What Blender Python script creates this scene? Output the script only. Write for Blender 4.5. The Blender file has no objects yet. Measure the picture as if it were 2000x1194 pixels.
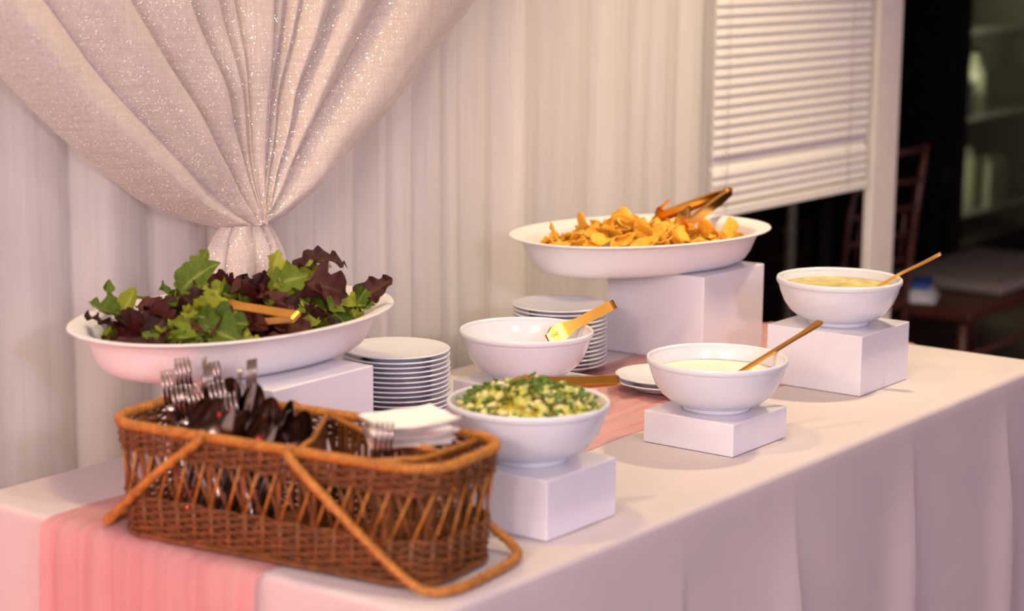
import bpy, math, random
from mathutils import Vector, Matrix, noise

S = bpy.context.scene
COL = S.collection
TZ = 0.75            # table top height; the table's front-left corner is at x=0, y=0
R = math.radians

# ------------------------------------------------------------------ camera
cam_d = bpy.data.cameras.new('camera'); cam = bpy.data.objects.new('camera', cam_d); COL.objects.link(cam)
S.camera = cam
cam_d.sensor_width = 36.0
cam_d.lens = 4027.05 / 2000 * 36
yaw, pitch, roll = 0.9358, 0.18097, 0.0108
F = Vector((math.cos(pitch)*math.sin(yaw), math.cos(pitch)*math.cos(yaw), -math.sin(pitch)))
Rt = Vector((math.cos(yaw), -math.sin(yaw), 0)); Up = Rt.cross(F)
R2 = math.cos(roll)*Rt + math.sin(roll)*Up; U2 = -math.sin(roll)*Rt + math.cos(roll)*Up
m = Matrix.Identity(4)
for i in range(3):
    m[i][0] = R2[i]; m[i][1] = U2[i]; m[i][2] = -F[i]
m.translation = Vector((-1.7744, -1.4172, 0.7808 + TZ))
cam.matrix_world = m
cam_d.clip_start = 0.05
cam_d.dof.use_dof = True
cam_d.dof.focus_distance = 3.30
cam_d.dof.aperture_fstop = 2.8

# ------------------------------------------------------------------ world, lights, exposure
w = bpy.data.worlds.new('world'); S.world = w; w.use_nodes = True
w.node_tree.nodes['Background'].inputs['Color'].default_value = (1.0, 0.66, 0.90, 1)
w.node_tree.nodes['Background'].inputs['Strength'].default_value = 0.57
S.view_settings.view_transform = 'Standard'
S.view_settings.look = 'None'
S.view_settings.gamma = 1.0
S.view_settings.use_curve_mapping = False
S.view_settings.exposure = 0.0
S.cycles.use_denoising = True
S.cycles.max_bounces = 8
S.cycles.transparent_max_bounces = 24

def lamp(name, kind, loc, power, color, aim=None, size=0.1, spot=None, blend=0.4):
    d = bpy.data.lights.new(name, kind); d.energy = power; d.color = color
    if kind == 'AREA': d.shape = 'DISK'; d.size = size
    else: d.shadow_soft_size = size
    if spot: d.spot_size = R(spot); d.spot_blend = blend
    o = bpy.data.objects.new(name, d); COL.objects.link(o); o.location = loc
    if aim is not None:
        o.rotation_euler = (Vector(aim) - Vector(loc)).to_track_quat('-Z', 'Y').to_euler()
    return o
CEIL = 2.62
DOWN = ((0.22, 0.52, 42, (1.0, 0.70, 0.28)), (0.40, -0.10, 22, (1.0, 0.92, 0.80)), (2.12, 0.06, 138, (1.0, 0.79, 0.46)))
for (lx, ly, pw, c) in DOWN:
    lamp('downlight_lamp', 'SPOT', (lx, ly, CEIL - 0.03), pw, c, (lx, ly, 0), 0.07, 112, 0.7)
LEFT_FILL = ((-1.2, 1.9, 52, (1.0, 0.82, 0.80)), (-0.5, 2.1, 59, (1.0, 0.73, 0.63)))  # two unseen fill lights, added to brighten from the left
for (ly, lz, pw, c) in LEFT_FILL:
    lamp('left_fill_lamp', 'POINT', (-2.9, ly, lz), pw, c, None, 0.12)
lamp('rear_fill_lamp', 'POINT', (-1.6, -3.2, 2.1), 130, (1.0, 0.90, 1.0), None, 0.12)  # unseen fill light, added behind the camera
lamp('pink_uplight_lamp', 'SPOT', (-1.15, 0.75, 0.16), 34, (1.0, 0.07, 0.07), (0.0, 0.42, 0.62), 0.06, 52, 0.9)

# ------------------------------------------------------------------ material helpers
def newmat(name):
    mt = bpy.data.materials.new(name); mt.use_nodes = True
    return mt, mt.node_tree, mt.node_tree.nodes['Principled BSDF']
def N(nt, typ, **kw):
    n = nt.nodes.new(typ)
    for k, v in kw.items():
        if k in n.inputs.keys(): n.inputs[k].default_value = v
        else: setattr(n, k, v)
    return n
def ramp(nt, fac, stops):
    r = nt.nodes.new('ShaderNodeValToRGB')
    el = r.color_ramp.elements
    while len(el) > 1: el.remove(el[-1])
    el[0].position = stops[0][0]; el[0].color = (*stops[0][1], 1)
    for p, c in stops[1:]:
        e = el.new(p); e.color = (*c, 1)
    nt.links.new(fac, r.inputs['Fac'])
    return r
def coords(nt, scale=(1, 1, 1), kind='Object'):
    tc = nt.nodes.new('ShaderNodeTexCoord'); mp = nt.nodes.new('ShaderNodeMapping')
    mp.inputs['Scale'].default_value = scale
    nt.links.new(tc.outputs[kind], mp.inputs['Vector'])
    return mp.outputs['Vector']
def bump(nt, bs, height, strength=0.3, dist=0.002):
    b = nt.nodes.new('ShaderNodeBump'); b.inputs['Strength'].default_value = strength; b.inputs['Distance'].default_value = dist
    nt.links.new(height, b.inputs['Height']); nt.links.new(b.outputs['Normal'], bs.inputs['Normal'])
    return b
def noisetex(nt, vec, scale, detail=3, rough=0.55):
    n = nt.nodes.new('ShaderNodeTexNoise'); n.inputs['Scale'].default_value = scale
    n.inputs['Detail'].default_value = detail; n.inputs['Roughness'].default_value = rough
    nt.links.new(vec, n.inputs['Vector'])
    return n
def simple(name, col, rough=0.5, metal=0.0, spec=None, var=0.06, vscale=20.0, bumps=0.0, bscale=200.0, coat=0.0):
    mt, nt, b = newmat(name)
    v = coords(nt)
    n = noisetex(nt, v, vscale)
    lo = tuple(c*(1-var) for c in col); hi = tuple(min(1, c*(1+var)) for c in col)
    r = ramp(nt, n.outputs['Fac'], [(0.3, lo), (0.7, hi)])
    nt.links.new(r.outputs['Color'], b.inputs['Base Color'])
    b.inputs['Roughness'].default_value = rough; b.inputs['Metallic'].default_value = metal
    if spec is not None: b.inputs['Specular IOR Level'].default_value = spec
    if coat: b.inputs['Coat Weight'].default_value = coat; b.inputs['Coat Roughness'].default_value = 0.1
    if bumps:
        n2 = noisetex(nt, v, bscale, 2)
        bump(nt, b, n2.outputs['Fac'], bumps)
    return mt

M = {}
M['porcelain'] = simple('white_melamine', (0.75, 0.78, 0.86), 0.16, var=0.015)
M['tray'] = simple('matte_white_tray', (0.83, 0.82, 0.85), 0.38, var=0.015)
M['riser'] = simple('glossy_white_acrylic', (0.79, 0.79, 0.88), 0.12, var=0.01)
M['gold'] = simple('polished_gold_metal', (0.90, 0.46, 0.075), 0.26, 1.0, var=0.08)
M['steel'] = simple('polished_steel', (0.36, 0.30, 0.28), 0.17, 1.0, var=0.08)
M['napkin'] = simple('white_paper_napkin', (0.97, 0.95, 0.93), 0.9, var=0.02, bumps=0.25, bscale=350)
M['blind'] = simple('white_vinyl_blind', (0.93, 0.91, 0.88), 0.45, var=0.02)
M['cord'] = simple('white_cord', (0.70, 0.65, 0.60), 0.8)
M['post'] = simple('painted_white_trim', (0.90, 0.86, 0.80), 0.5, var=0.03)
M['wall'] = simple('painted_wall', (0.80, 0.75, 0.70), 0.8, var=0.02, bumps=0.1)
M['ceiling'] = simple('painted_ceiling', (0.80, 0.76, 0.72), 0.9, var=0.02)
M['darkwall'] = simple('painted_darkness', (0.006, 0.005, 0.005), 0.9, spec=0.1)  # darkness of the back room is put into this black
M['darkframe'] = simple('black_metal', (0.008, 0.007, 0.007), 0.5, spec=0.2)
M['chairwood'] = simple('dark_mahogany', (0.085, 0.026, 0.016), 0.35, var=0.3, vscale=40)
M['cushion'] = simple('grey_seat_cushion', (0.20, 0.175, 0.155), 0.8, var=0.1)
M['fridgein'] = simple('pale_fridge_lining', (0.42, 0.42, 0.34), 0.5, var=0.1, vscale=3)
M['shelf'] = simple('white_wire_shelf', (0.6, 0.6, 0.52), 0.4)
M['ring'] = simple('downlight_trim', (0.8, 0.78, 0.75), 0.4)

def wood_floor():
    mt, nt, b = newmat('dark_floor')
    v = coords(nt, (1, 8, 1)); n = noisetex(nt, v, 3, 5)
    r = ramp(nt, n.outputs['Fac'], [(0.3, (0.05, 0.03, 0.022)), (0.7, (0.10, 0.06, 0.04))])
    nt.links.new(r.outputs['Color'], b.inputs['Base Color']); b.inputs['Roughness'].default_value = 0.5
    return mt
M['floor'] = wood_floor()

def cloth():
    mt, nt, b = newmat('white_tablecloth')
    v = coords(nt)
    n = noisetex(nt, v, 6, 2)
    r = ramp(nt, n.outputs['Fac'], [(0.3, (0.585, 0.525, 0.545)), (0.7, (0.625, 0.56, 0.575))])
    nt.links.new(r.outputs['Color'], b.inputs['Base Color'])
    b.inputs['Roughness'].default_value = 0.85; b.inputs['Sheen Weight'].default_value = 0.1
    n2 = noisetex(nt, v, 900, 1); bump(nt, b, n2.outputs['Fac'], 0.12, 0.0006)
    return mt
M['cloth'] = cloth()

def sheer(name, col, alpha, streak):
    mt, nt, b = newmat(name)
    out = nt.nodes['Material Output']
    v = coords(nt, (streak, streak*0.6, 0.8)); n = noisetex(nt, v, 1.0, 4, 0.6)
    r = ramp(nt, n.outputs['Fac'], [(0.35, tuple(c*0.93 for c in col)), (0.65, col)])
    nt.links.new(r.outputs['Color'], b.inputs['Base Color']); b.inputs['Roughness'].default_value = 0.7
    b.inputs['Specular IOR Level'].default_value = 0.2
    tl = N(nt, 'ShaderNodeBsdfTranslucent'); nt.links.new(r.outputs['Color'], tl.inputs['Color'])
    mx = N(nt, 'ShaderNodeMixShader', Fac=0.3); nt.links.new(b.outputs[0], mx.inputs[1]); nt.links.new(tl.outputs[0], mx.inputs[2])
    tr = N(nt, 'ShaderNodeBsdfTransparent')
    a = nt.nodes.new('ShaderNodeMapRange'); a.inputs['From Min'].default_value = 0.3; a.inputs['From Max'].default_value = 0.7
    a.inputs['To Min'].default_value = max(0, alpha-0.1); a.inputs['To Max'].default_value = min(1, alpha+0.1)
    nt.links.new(n.outputs['Fac'], a.inputs['Value'])
    m2 = N(nt, 'ShaderNodeMixShader'); nt.links.new(a.outputs[0], m2.inputs['Fac'])
    nt.links.new(tr.outputs[0], m2.inputs[1]); nt.links.new(mx.outputs[0], m2.inputs[2])
    nt.links.new(m2.outputs[0], out.inputs['Surface'])
    return mt
M['sheer'] = sheer('white_sheer_voile', (0.96, 0.935, 0.93), 0.62, 14)
M['liner'] = sheer('white_drape_liner', (0.95, 0.925, 0.915), 1.0, 9)

def glitter():
    mt, nt, b = newmat('glitter_organza')
    out = nt.nodes['Material Output']
    v = coords(nt)
    st = coords(nt, (260, 260, 14)); n = noisetex(nt, st, 1.0, 3, 0.6)
    st2 = coords(nt, (14, 14, 420)); nb = noisetex(nt, st2, 1.0, 2, 0.6)
    mxn = N(nt, 'ShaderNodeMath', operation='ADD'); nt.links.new(n.outputs['Fac'], mxn.inputs[0]); nt.links.new(nb.outputs['Fac'], mxn.inputs[1])
    half = N(nt, 'ShaderNodeMath', operation='MULTIPLY'); half.inputs[1].default_value = 0.5; nt.links.new(mxn.outputs[0], half.inputs[0])
    r = ramp(nt, half.outputs[0], [(0.4, (0.72, 0.63, 0.605)), (0.6, (0.86, 0.78, 0.75))])
    nt.links.new(r.outputs['Color'], b.inputs['Base Color']); b.inputs['Roughness'].default_value = 0.6
    b.inputs['Sheen Weight'].default_value = 0.25
    bump(nt, b, half.outputs[0], 0.25, 0.001)
    tl = N(nt, 'ShaderNodeBsdfTranslucent'); nt.links.new(r.outputs['Color'], tl.inputs['Color'])
    mx = N(nt, 'ShaderNodeMixShader', Fac=0.25); nt.links.new(b.outputs[0], mx.inputs[1]); nt.links.new(tl.outputs[0], mx.inputs[2])
    # metallic flecks with their own tilt
    vo = N(nt, 'ShaderNodeTexVoronoi', Scale=400.0); nt.links.new(v, vo.inputs['Vector'])
    sep = N(nt, 'ShaderNodeSeparateColor'); nt.links.new(vo.outputs['Color'], sep.inputs['Color'])
    gt = N(nt, 'ShaderNodeMath', operation='GREATER_THAN'); gt.inputs[1].default_value = 0.84; nt.links.new(sep.outputs[0], gt.inputs[0])
    lt = N(nt, 'ShaderNodeMath', operation='LESS_THAN'); lt.inputs[1].default_value = 0.42; nt.links.new(vo.outputs['Distance'], lt.inputs[0])
    mu = N(nt, 'ShaderNodeMath', operation='MULTIPLY'); nt.links.new(gt.outputs[0], mu.inputs[0]); nt.links.new(lt.outputs[0], mu.inputs[1])
    gl = N(nt, 'ShaderNodeBsdfGlossy', Roughness=0.24); nt.links.new(mu.outputs[0], gl.inputs['Color'])
    geo = N(nt, 'ShaderNodeNewGeometry')
    sub = N(nt, 'ShaderNodeVectorMath', operation='SUBTRACT'); sub.inputs[1].default_value = (0.5, 0.5, 0.5); nt.links.new(vo.outputs['Color'], sub.inputs[0])
    sc = N(nt, 'ShaderNodeVectorMath', operation='SCALE'); sc.inputs['Scale'].default_value = 0.9; nt.links.new(sub.outputs[0], sc.inputs[0])
    ad = N(nt, 'ShaderNodeVectorMath', operation='ADD'); nt.links.new(geo.outputs['Normal'], ad.inputs[0]); nt.links.new(sc.outputs[0], ad.inputs[1])
    nm = N(nt, 'ShaderNodeVectorMath', operation='NORMALIZE'); nt.links.new(ad.outputs[0], nm.inputs[0])
    nt.links.new(nm.outputs[0], gl.inputs['Normal'])
    m3 = N(nt, 'ShaderNodeAddShader'); nt.links.new(mx.outputs[0], m3.inputs[0]); nt.links.new(gl.outputs[0], m3.inputs[1])
    tr = N(nt, 'ShaderNodeBsdfTransparent')
    m2 = N(nt, 'ShaderNodeMixShader', Fac=0.9); nt.links.new(tr.outputs[0], m2.inputs[1]); nt.links.new(m3.outputs[0], m2.inputs[2])
    nt.links.new(m2.outputs[0], out.inputs['Surface'])
    return mt
M['glitter'] = glitter()

def gauze():
    mt, nt, b = newmat('pink_cheesecloth')
    out = nt.nodes['Material Output']
    uv = coords(nt, (2.5, 70, 1), 'UV'); n = noisetex(nt, uv, 1.0, 4, 0.65)
    r = ramp(nt, n.outputs['Fac'], [(0.3, (0.74, 0.33, 0.36)), (0.7, (0.90, 0.52, 0.51))])
    nt.links.new(r.outputs['Color'], b.inputs['Base Color']); b.inputs['Roughness'].default_value = 0.9
    bump(nt, b, n.outputs['Fac'], 0.8, 0.004)
    tl = N(nt, 'ShaderNodeBsdfTranslucent'); nt.links.new(r.outputs['Color'], tl.inputs['Color'])
    mx = N(nt, 'ShaderNodeMixShader', Fac=0.3); nt.links.new(b.outputs[0], mx.inputs[1]); nt.links.new(tl.outputs[0], mx.inputs[2])
    tr = N(nt, 'ShaderNodeBsdfTransparent')
    a = nt.nodes.new('ShaderNodeMapRange'); a.inputs['From Min'].default_value = 0.3; a.inputs['From Max'].default_value = 0.7
    a.inputs['To Min'].default_value = 0.85; a.inputs['To Max'].default_value = 0.45
    nt.links.new(n.outputs['Fac'], a.inputs['Value'])
    m2 = N(nt, 'ShaderNodeMixShader'); nt.links.new(a.outputs[0], m2.inputs['Fac'])
    nt.links.new(tr.outputs[0], m2.inputs[1]); nt.links.new(mx.outputs[0], m2.inputs[2])
    nt.links.new(m2.outputs[0], out.inputs['Surface'])
    return mt
M['gauze'] = gauze()

def wicker(name, lo, hi):
    mt, nt, b = newmat(name)
    v = coords(nt, (1, 1, 1)); n = noisetex(nt, v, 90, 4, 0.6)
    r = ramp(nt, n.outputs['Fac'], [(0.3, lo), (0.72, hi)])
    nt.links.new(r.outputs['Color'], b.inputs['Base Color']); b.inputs['Roughness'].default_value = 0.42
    n2 = noisetex(nt, v, 500, 2); bump(nt, b, n2.outputs['Fac'], 0.4, 0.001)
    return mt
M['wicker'] = wicker('brown_wicker', (0.075, 0.022, 0.005), (0.26, 0.085, 0.016))
M['cane'] = wicker('amber_cane', (0.28, 0.095, 0.012), (0.58, 0.235, 0.03))
M['stake'] = wicker('dark_willow', (0.10, 0.032, 0.008), (0.27, 0.10, 0.022))

def leafmat(name, lo, hi, vein, transl=0.35):
    mt, nt, b = newmat(name)
    out = nt.nodes['Material Output']
    oi = N(nt, 'ShaderNodeObjectInfo')
    v = coords(nt); n = noisetex(nt, v, 45, 4, 0.6)
    ad = N(nt, 'ShaderNodeMath', operation='ADD'); nt.links.new(n.outputs['Fac'], ad.inputs[0])
    sc = N(nt, 'ShaderNodeMath', operation='MULTIPLY_ADD'); sc.inputs[1].default_value = 0.5; sc.inputs[2].default_value = -0.25
    nt.links.new(oi.outputs['Random'], sc.inputs[0]); nt.links.new(sc.outputs[0], ad.inputs[1])
    r = ramp(nt, ad.outputs[0], [(0.25, lo), (0.8, hi)])
    tc = N(nt, 'ShaderNodeTexCoord'); sx = N(nt, 'ShaderNodeSeparateXYZ'); nt.links.new(tc.outputs['UV'], sx.inputs[0])
    d = N(nt, 'ShaderNodeMath', operation='SUBTRACT'); d.inputs[1].default_value = 0.5; nt.links.new(sx.outputs['Y'], d.inputs[0])
    ab = N(nt, 'ShaderNodeMath', operation='ABSOLUTE'); nt.links.new(d.outputs[0], ab.inputs[0])
    lt = N(nt, 'ShaderNodeMapRange'); lt.inputs['From Min'].default_value = 0.0; lt.inputs['From Max'].default_value = 0.08
    lt.inputs['To Min'].default_value = 0.8; lt.inputs['To Max'].default_value = 0.0; nt.links.new(ab.outputs[0], lt.inputs['Value'])
    mc = N(nt, 'ShaderNodeMix', data_type='RGBA'); nt.links.new(lt.outputs[0], mc.inputs[0]); nt.links.new(r.outputs['Color'], mc.inputs[6]); mc.inputs[7].default_value = (*vein, 1)
    nt.links.new(mc.outputs[2], b.inputs['Base Color']); b.inputs['Roughness'].default_value = 0.38
    bump(nt, b, n.outputs['Fac'], 0.5, 0.004)
    tl = N(nt, 'ShaderNodeBsdfTranslucent'); nt.links.new(mc.outputs[2], tl.inputs['Color'])
    mx = N(nt, 'ShaderNodeMixShader', Fac=transl); nt.links.new(b.outputs[0], mx.inputs[1]); nt.links.new(tl.outputs[0], mx.inputs[2])
    nt.links.new(mx.outputs[0], out.inputs['Surface'])
    return mt
M['leaf_green'] = leafmat('green_leaf', (0.05, 0.12, 0.006), (0.30, 0.40, 0.03), (0.40, 0.46, 0.10))
M['leaf_light'] = leafmat('pale_green_leaf', (0.20, 0.30, 0.015), (0.52, 0.56, 0.06), (0.55, 0.58, 0.18))
M['leaf_red'] = leafmat('dark_red_leaf', (0.018, 0.004, 0.005), (0.14, 0.022, 0.018), (0.14, 0.06, 0.02), 0.25)

def chipmat():
    mt, nt, b = newmat('corn_chip')
    oi = N(nt, 'ShaderNodeObjectInfo'); v = coords(nt); n = noisetex(nt, v, 120, 4, 0.65)
    ad = N(nt, 'ShaderNodeMath', operation='MULTIPLY_ADD'); ad.inputs[1].default_value = 0.4; nt.links.new(oi.outputs['Random'], ad.inputs[0]); nt.links.new(n.outputs['Fac'], ad.inputs[2])
    r = ramp(nt, ad.outputs[0], [(0.35, (0.62, 0.26, 0.015)), (0.75, (0.86, 0.47, 0.04)), (1.0, (0.92, 0.60, 0.10))])
    nt.links.new(r.outputs['Color'], b.inputs['Base Color']); b.inputs['Roughness'].default_value = 0.7
    bump(nt, b, n.outputs['Fac'], 0.5, 0.002)
    return mt
M['chip'] = chipmat()
M['dice'] = None
def dicemat():
    mt, nt, b = newmat('pale_green_dice')
    oi = N(nt, 'ShaderNodeObjectInfo')
    r = ramp(nt, oi.outputs['Random'], [(0.0, (0.72, 0.67, 0.32)), (0.4, (0.60, 0.57, 0.14)), (0.75, (0.40, 0.44, 0.05)), (1.0, (0.76, 0.71, 0.44))])
    nt.links.new(r.outputs['Color'], b.inputs['Base Color']); b.inputs['Roughness'].default_value = 0.35
    b.inputs['Subsurface Weight'].default_value = 0.15; b.inputs['Subsurface Radius'].default_value = (0.01, 0.01, 0.005)
    return mt
M['dice'] = dicemat()
M['herb'] = simple('chopped_green_herb', (0.085, 0.17, 0.012), 0.5, var=0.5, vscale=150)
M['dressing'] = simple('cream_dressing', (0.86, 0.79, 0.62), 0.3, var=0.04, vscale=30, bumps=0.15, bscale=60)
def soupmat():
    mt, nt, b = newmat('yellow_green_vinaigrette')
    v = coords(nt); n = noisetex(nt, v, 28, 5, 0.65)
    r = ramp(nt, n.outputs['Fac'], [(0.36, (0.30, 0.26, 0.01)), (0.52, (0.56, 0.44, 0.03)), (0.66, (0.70, 0.58, 0.12)), (0.8, (0.85, 0.80, 0.60))])
    nt.links.new(r.outputs['Color'], b.inputs['Base Color']); b.inputs['Roughness'].default_value = 0.25
    bump(nt, b, n.outputs['Fac'], 0.3, 0.003)
    return mt
M['soup'] = soupmat()

def glass(name, tint, gloss=0.10):
    mt, nt, b = newmat(name)
    out = nt.nodes['Material Output']
    tr = N(nt, 'ShaderNodeBsdfTransparent'); tr.inputs['Color'].default_value = (*tint, 1)
    gl = N(nt, 'ShaderNodeBsdfGlossy', Roughness=0.02)
    lw = N(nt, 'ShaderNodeLayerWeight', Blend=0.5); pw = N(nt, 'ShaderNodeMath', operation='POWER'); pw.inputs[1].default_value = 4.0; nt.links.new(lw.outputs['Facing'], pw.inputs[0])
    fr = N(nt, 'ShaderNodeMath', operation='MULTIPLY_ADD'); fr.inputs[1].default_value = 0.5; fr.inputs[2].default_value = 0.04; nt.links.new(pw.outputs[0], fr.inputs[0])
    mx = N(nt, 'ShaderNodeMixShader'); nt.links.new(fr.outputs[0], mx.inputs['Fac']); nt.links.new(tr.outputs[0], mx.inputs[1]); nt.links.new(gl.outputs[0], mx.inputs[2])
    nt.links.new(mx.outputs[0], out.inputs['Surface'])
    return mt
M['pane'] = glass('dark_window_glass', (0.55, 0.52, 0.50))
M['fglass'] = glass('fridge_door_glass', (0.75, 0.76, 0.70))
def emit(name, col, st):
    mt, nt, b = newmat(name)
    b.inputs['Base Color'].default_value = (*col, 1); b.inputs['Emission Color'].default_value = (*col, 1); b.inputs['Emission Strength'].default_value = st
    return mt
M['lampface'] = emit('lamp_face', (1.0, 0.85, 0.65), 6.0)
M['fridgelamp'] = emit('fridge_strip_lamp', (0.95, 1.0, 0.85), 5.0)
M['pinklamp'] = emit('pink_lamp_face', (1.0, 0.2, 0.25), 4.0)

# ------------------------------------------------------------------ mesh helpers
class MB:
    def __init__(s): s.v = []; s.f = []; s.uv = None
    def add(s, vs, fs):
        o = len(s.v); s.v += [tuple(v) for v in vs]; s.f += [tuple(i+o for i in f) for f in fs]
        return s
    def box(s, x0, x1, y0, y1, z0, z1):
        return s.add([(x0,y0,z0),(x1,y0,z0),(x1,y1,z0),(x0,y1,z0),(x0,y0,z1),(x1,y0,z1),(x1,y1,z1),(x0,y1,z1)],
                     [(0,3,2,1),(4,5,6,7),(0,1,5,4),(1,2,6,5),(2,3,7,6),(3,0,4,7)])
    def lathe(s, prof, n=64, cx=0, cy=0, cz=0, shape=None, capend=False):
        # prof: list of (r,z); shape(r, a)->(x,y)
        vs = []; fs = []; rings = []
        for (r, z) in prof:
            if r <= 1e-6 and shape is None:
                rings.append([len(vs)]); vs.append((cx, cy, cz+z))
            else:
                ids = []
                for k in range(n):
                    a = 2*math.pi*k/n
                    x, y = (r*math.cos(a), r*math.sin(a)) if shape is None else shape(r, a)
                    ids.append(len(vs)); vs.append((cx+x, cy+y, cz+z))
                rings.append(ids)
        for a, b in zip(rings[:-1], rings[1:]):
            if len(a) == 1 and len(b) == 1: continue
            for k in range(n):
                k2 = (k+1) % n
                if len(a) == 1: fs.append((a[0], b[k2], b[k]))
                elif len(b) == 1: fs.append((a[k], a[k2], b[0]))
                else: fs.append((a[k], a[k2], b[k2], b[k]))
        if capend:
            for ids, rev in ((rings[0], True), (rings[-1], False)):
                if len(ids) > 1: fs.append(tuple(reversed(ids)) if rev else tuple(ids))
        return s.add(vs, fs)
    def tube(s, pts, rad, n=8, closed=False):
        pts = [Vector(p) for p in pts]; m_ = len(pts)
        rads = rad if isinstance(rad, (list, tuple)) else [rad]*m_
        vs = []; fs = []; nrm = None
        for i, p in enumerate(pts):
            if closed: t = pts[(i+1) % m_] - pts[i-1]
            else: t = pts[min(i+1, m_-1)] - pts[max(i-1, 0)]
            t.normalize()
            if nrm is None:
                h = Vector((0, 0, 1)) if abs(t.z) < 0.9 else Vector((1, 0, 0))
                nrm = (h - t*h.dot(t)).normalized()
            else:
                nrm = nrm - t*nrm.dot(t)
                nrm = nrm.normalized() if nrm.length > 1e-6 else t.orthogonal().normalized()
            bn = t.cross(nrm)
            for k in range(n):
                a = 2*math.pi*k/n
                vs.append(p + rads[i]*(math.cos(a)*nrm + math.sin(a)*bn))
        seg = m_ if closed else m_-1
        for i in range(seg):
            j = (i+1) % m_
            for k in range(n):
                k2 = (k+1) % n
                fs.append((i*n+k, i*n+k2, j*n+k2, j*n+k))
        if not closed:
            fs.append(tuple(reversed(range(n)))); fs.append(tuple(range((m_-1)*n, m_*n)))
        return s.add(vs, fs)
    def ribbon(s, pts, wdir, widths, thick):
        # flat bar swept along pts; wdir = width direction (one vector or list)
        pts = [Vector(p) for p in pts]; m_ = len(pts)
        vs = []; fs = []
        for i, p in enumerate(pts):
            t = (pts[min(i+1, m_-1)] - pts[max(i-1, 0)]).normalized()
            wd = Vector(wdir[i] if isinstance(wdir, list) else wdir)
            wd = (wd - t*wd.dot(t)).normalized(); nn = t.cross(wd)
            hw = (widths[i] if isinstance(widths, (list, tuple)) else widths)/2
            th = (thick[i] if isinstance(thick, (list, tuple)) else thick)/2
            for (a, b) in ((-1,-1),(1,-1),(1,1),(-1,1)):
                vs.append(p + wd*hw*a + nn*th*b)
        for i in range(m_-1):
            for k in range(4):
                k2 = (k+1) % 4
                fs.append((i*4+k, i*4+k2, i*4+4+k2, i*4+4+k))
        fs.append((3,2,1,0)); e = (m_-1)*4; fs.append((e,e+1,e+2,e+3))
        return s.add(vs, fs)
    def grid(s, nu, nv, fn, closed_u=False):
        vs = [fn(i/(nu if closed_u else nu-1), j/(nv-1)) for i in range(nu) for j in range(nv)]
        fs = []
        for i in range(nu if closed_u else nu-1):
            i2 = (i+1) % nu
            for j in range(nv-1):
                fs.append((i*nv+j, i2*nv+j, i2*nv+j+1, i*nv+j+1))
        o = len(s.v)
        return s.add(vs, fs)
    def mesh(s, name, mat, smooth=True, uvfn=None):
        me = bpy.data.meshes.new(name); me.from_pydata(s.v, [], s.f); me.update()
        if mat is not None: me.materials.append(mat)
        if smooth: me.polygons.foreach_set('use_smooth', [True]*len(me.polygons))
        if uvfn:
            ul = me.uv_layers.new(name='UVMap')
            for lp in me.loops: ul.data[lp.index].uv = uvfn(lp.vertex_index)
        return me
    def build(s, name, mat, parent=None, smooth=True, uvfn=None, bevel=0, auto=None):
        me = s.mesh(name, mat, smooth, uvfn)
        return place(name, me, parent, bevel=bevel, auto=auto)
def place(name, me, parent=None, loc=None, bevel=0, auto=None):
    o = bpy.data.objects.new(name, me); COL.objects.link(o)
    if parent is not None: o.parent = parent
    if loc is not None: o.location = loc
    if bevel:
        b = o.modifiers.new('bevel', 'BEVEL'); b.width = bevel; b.segments = 3; b.limit_method = 'ANGLE'
    if auto:
        es = o.modifiers.new('edge_split', 'EDGE_SPLIT'); es.split_angle = R(auto)
    return o
def tag(o, label, cat, group=None, kind=None):
    o['label'] = label; o['category'] = cat
    if group: o['group'] = group
    if kind: o['kind'] = kind
    return o
def struct(o, label=None):
    o['kind'] = 'structure'
    if label: o['label'] = label
    return o
def empty(name, loc=(0, 0, 0), rz=0.0):
    o = bpy.data.objects.new(name, None); COL.objects.link(o); o.location = loc; o.rotation_euler = (0, 0, rz)
    o.empty_display_size = 0.05
    return o
def copy_tree(o, parent=None):
    c = o.copy(); COL.objects.link(c); c.parent = parent
    for ch in list(o.children): copy_tree(ch, c)
    return c
def frame(origin, xdir, zhint, parent_scale=1.0):
    x = Vector(xdir).normalized(); z = Vector(zhint); z = (z - x*z.dot(x)).normalized(); y = z.cross(x)
    mm = Matrix.Identity(4)
    for i in range(3):
        mm[i][0] = x[i]; mm[i][1] = y[i]; mm[i][2] = z[i]
    mm.translation = Vector(origin)
    return mm
def smoothstep(a, b, x):
    t = max(0.0, min(1.0, (x-a)/(b-a))); return t*t*(3-2*t)
def catmull(pts, n):
    pts = [Vector(p) for p in pts]; out = []
    for i in range(len(pts)-1):
        p0 = pts[max(i-1, 0)]; p1 = pts[i]; p2 = pts[i+1]; p3 = pts[min(i+2, len(pts)-1)]
        for k in range(n):
            t = k/n
            out.append(0.5*((2*p1)+(p2-p0)*t+(2*p0-5*p1+4*p2-p3)*t*t+(-p0+3*p1-3*p2+p3)*t**3))
    out.append(pts[-1])
    return out

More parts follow.
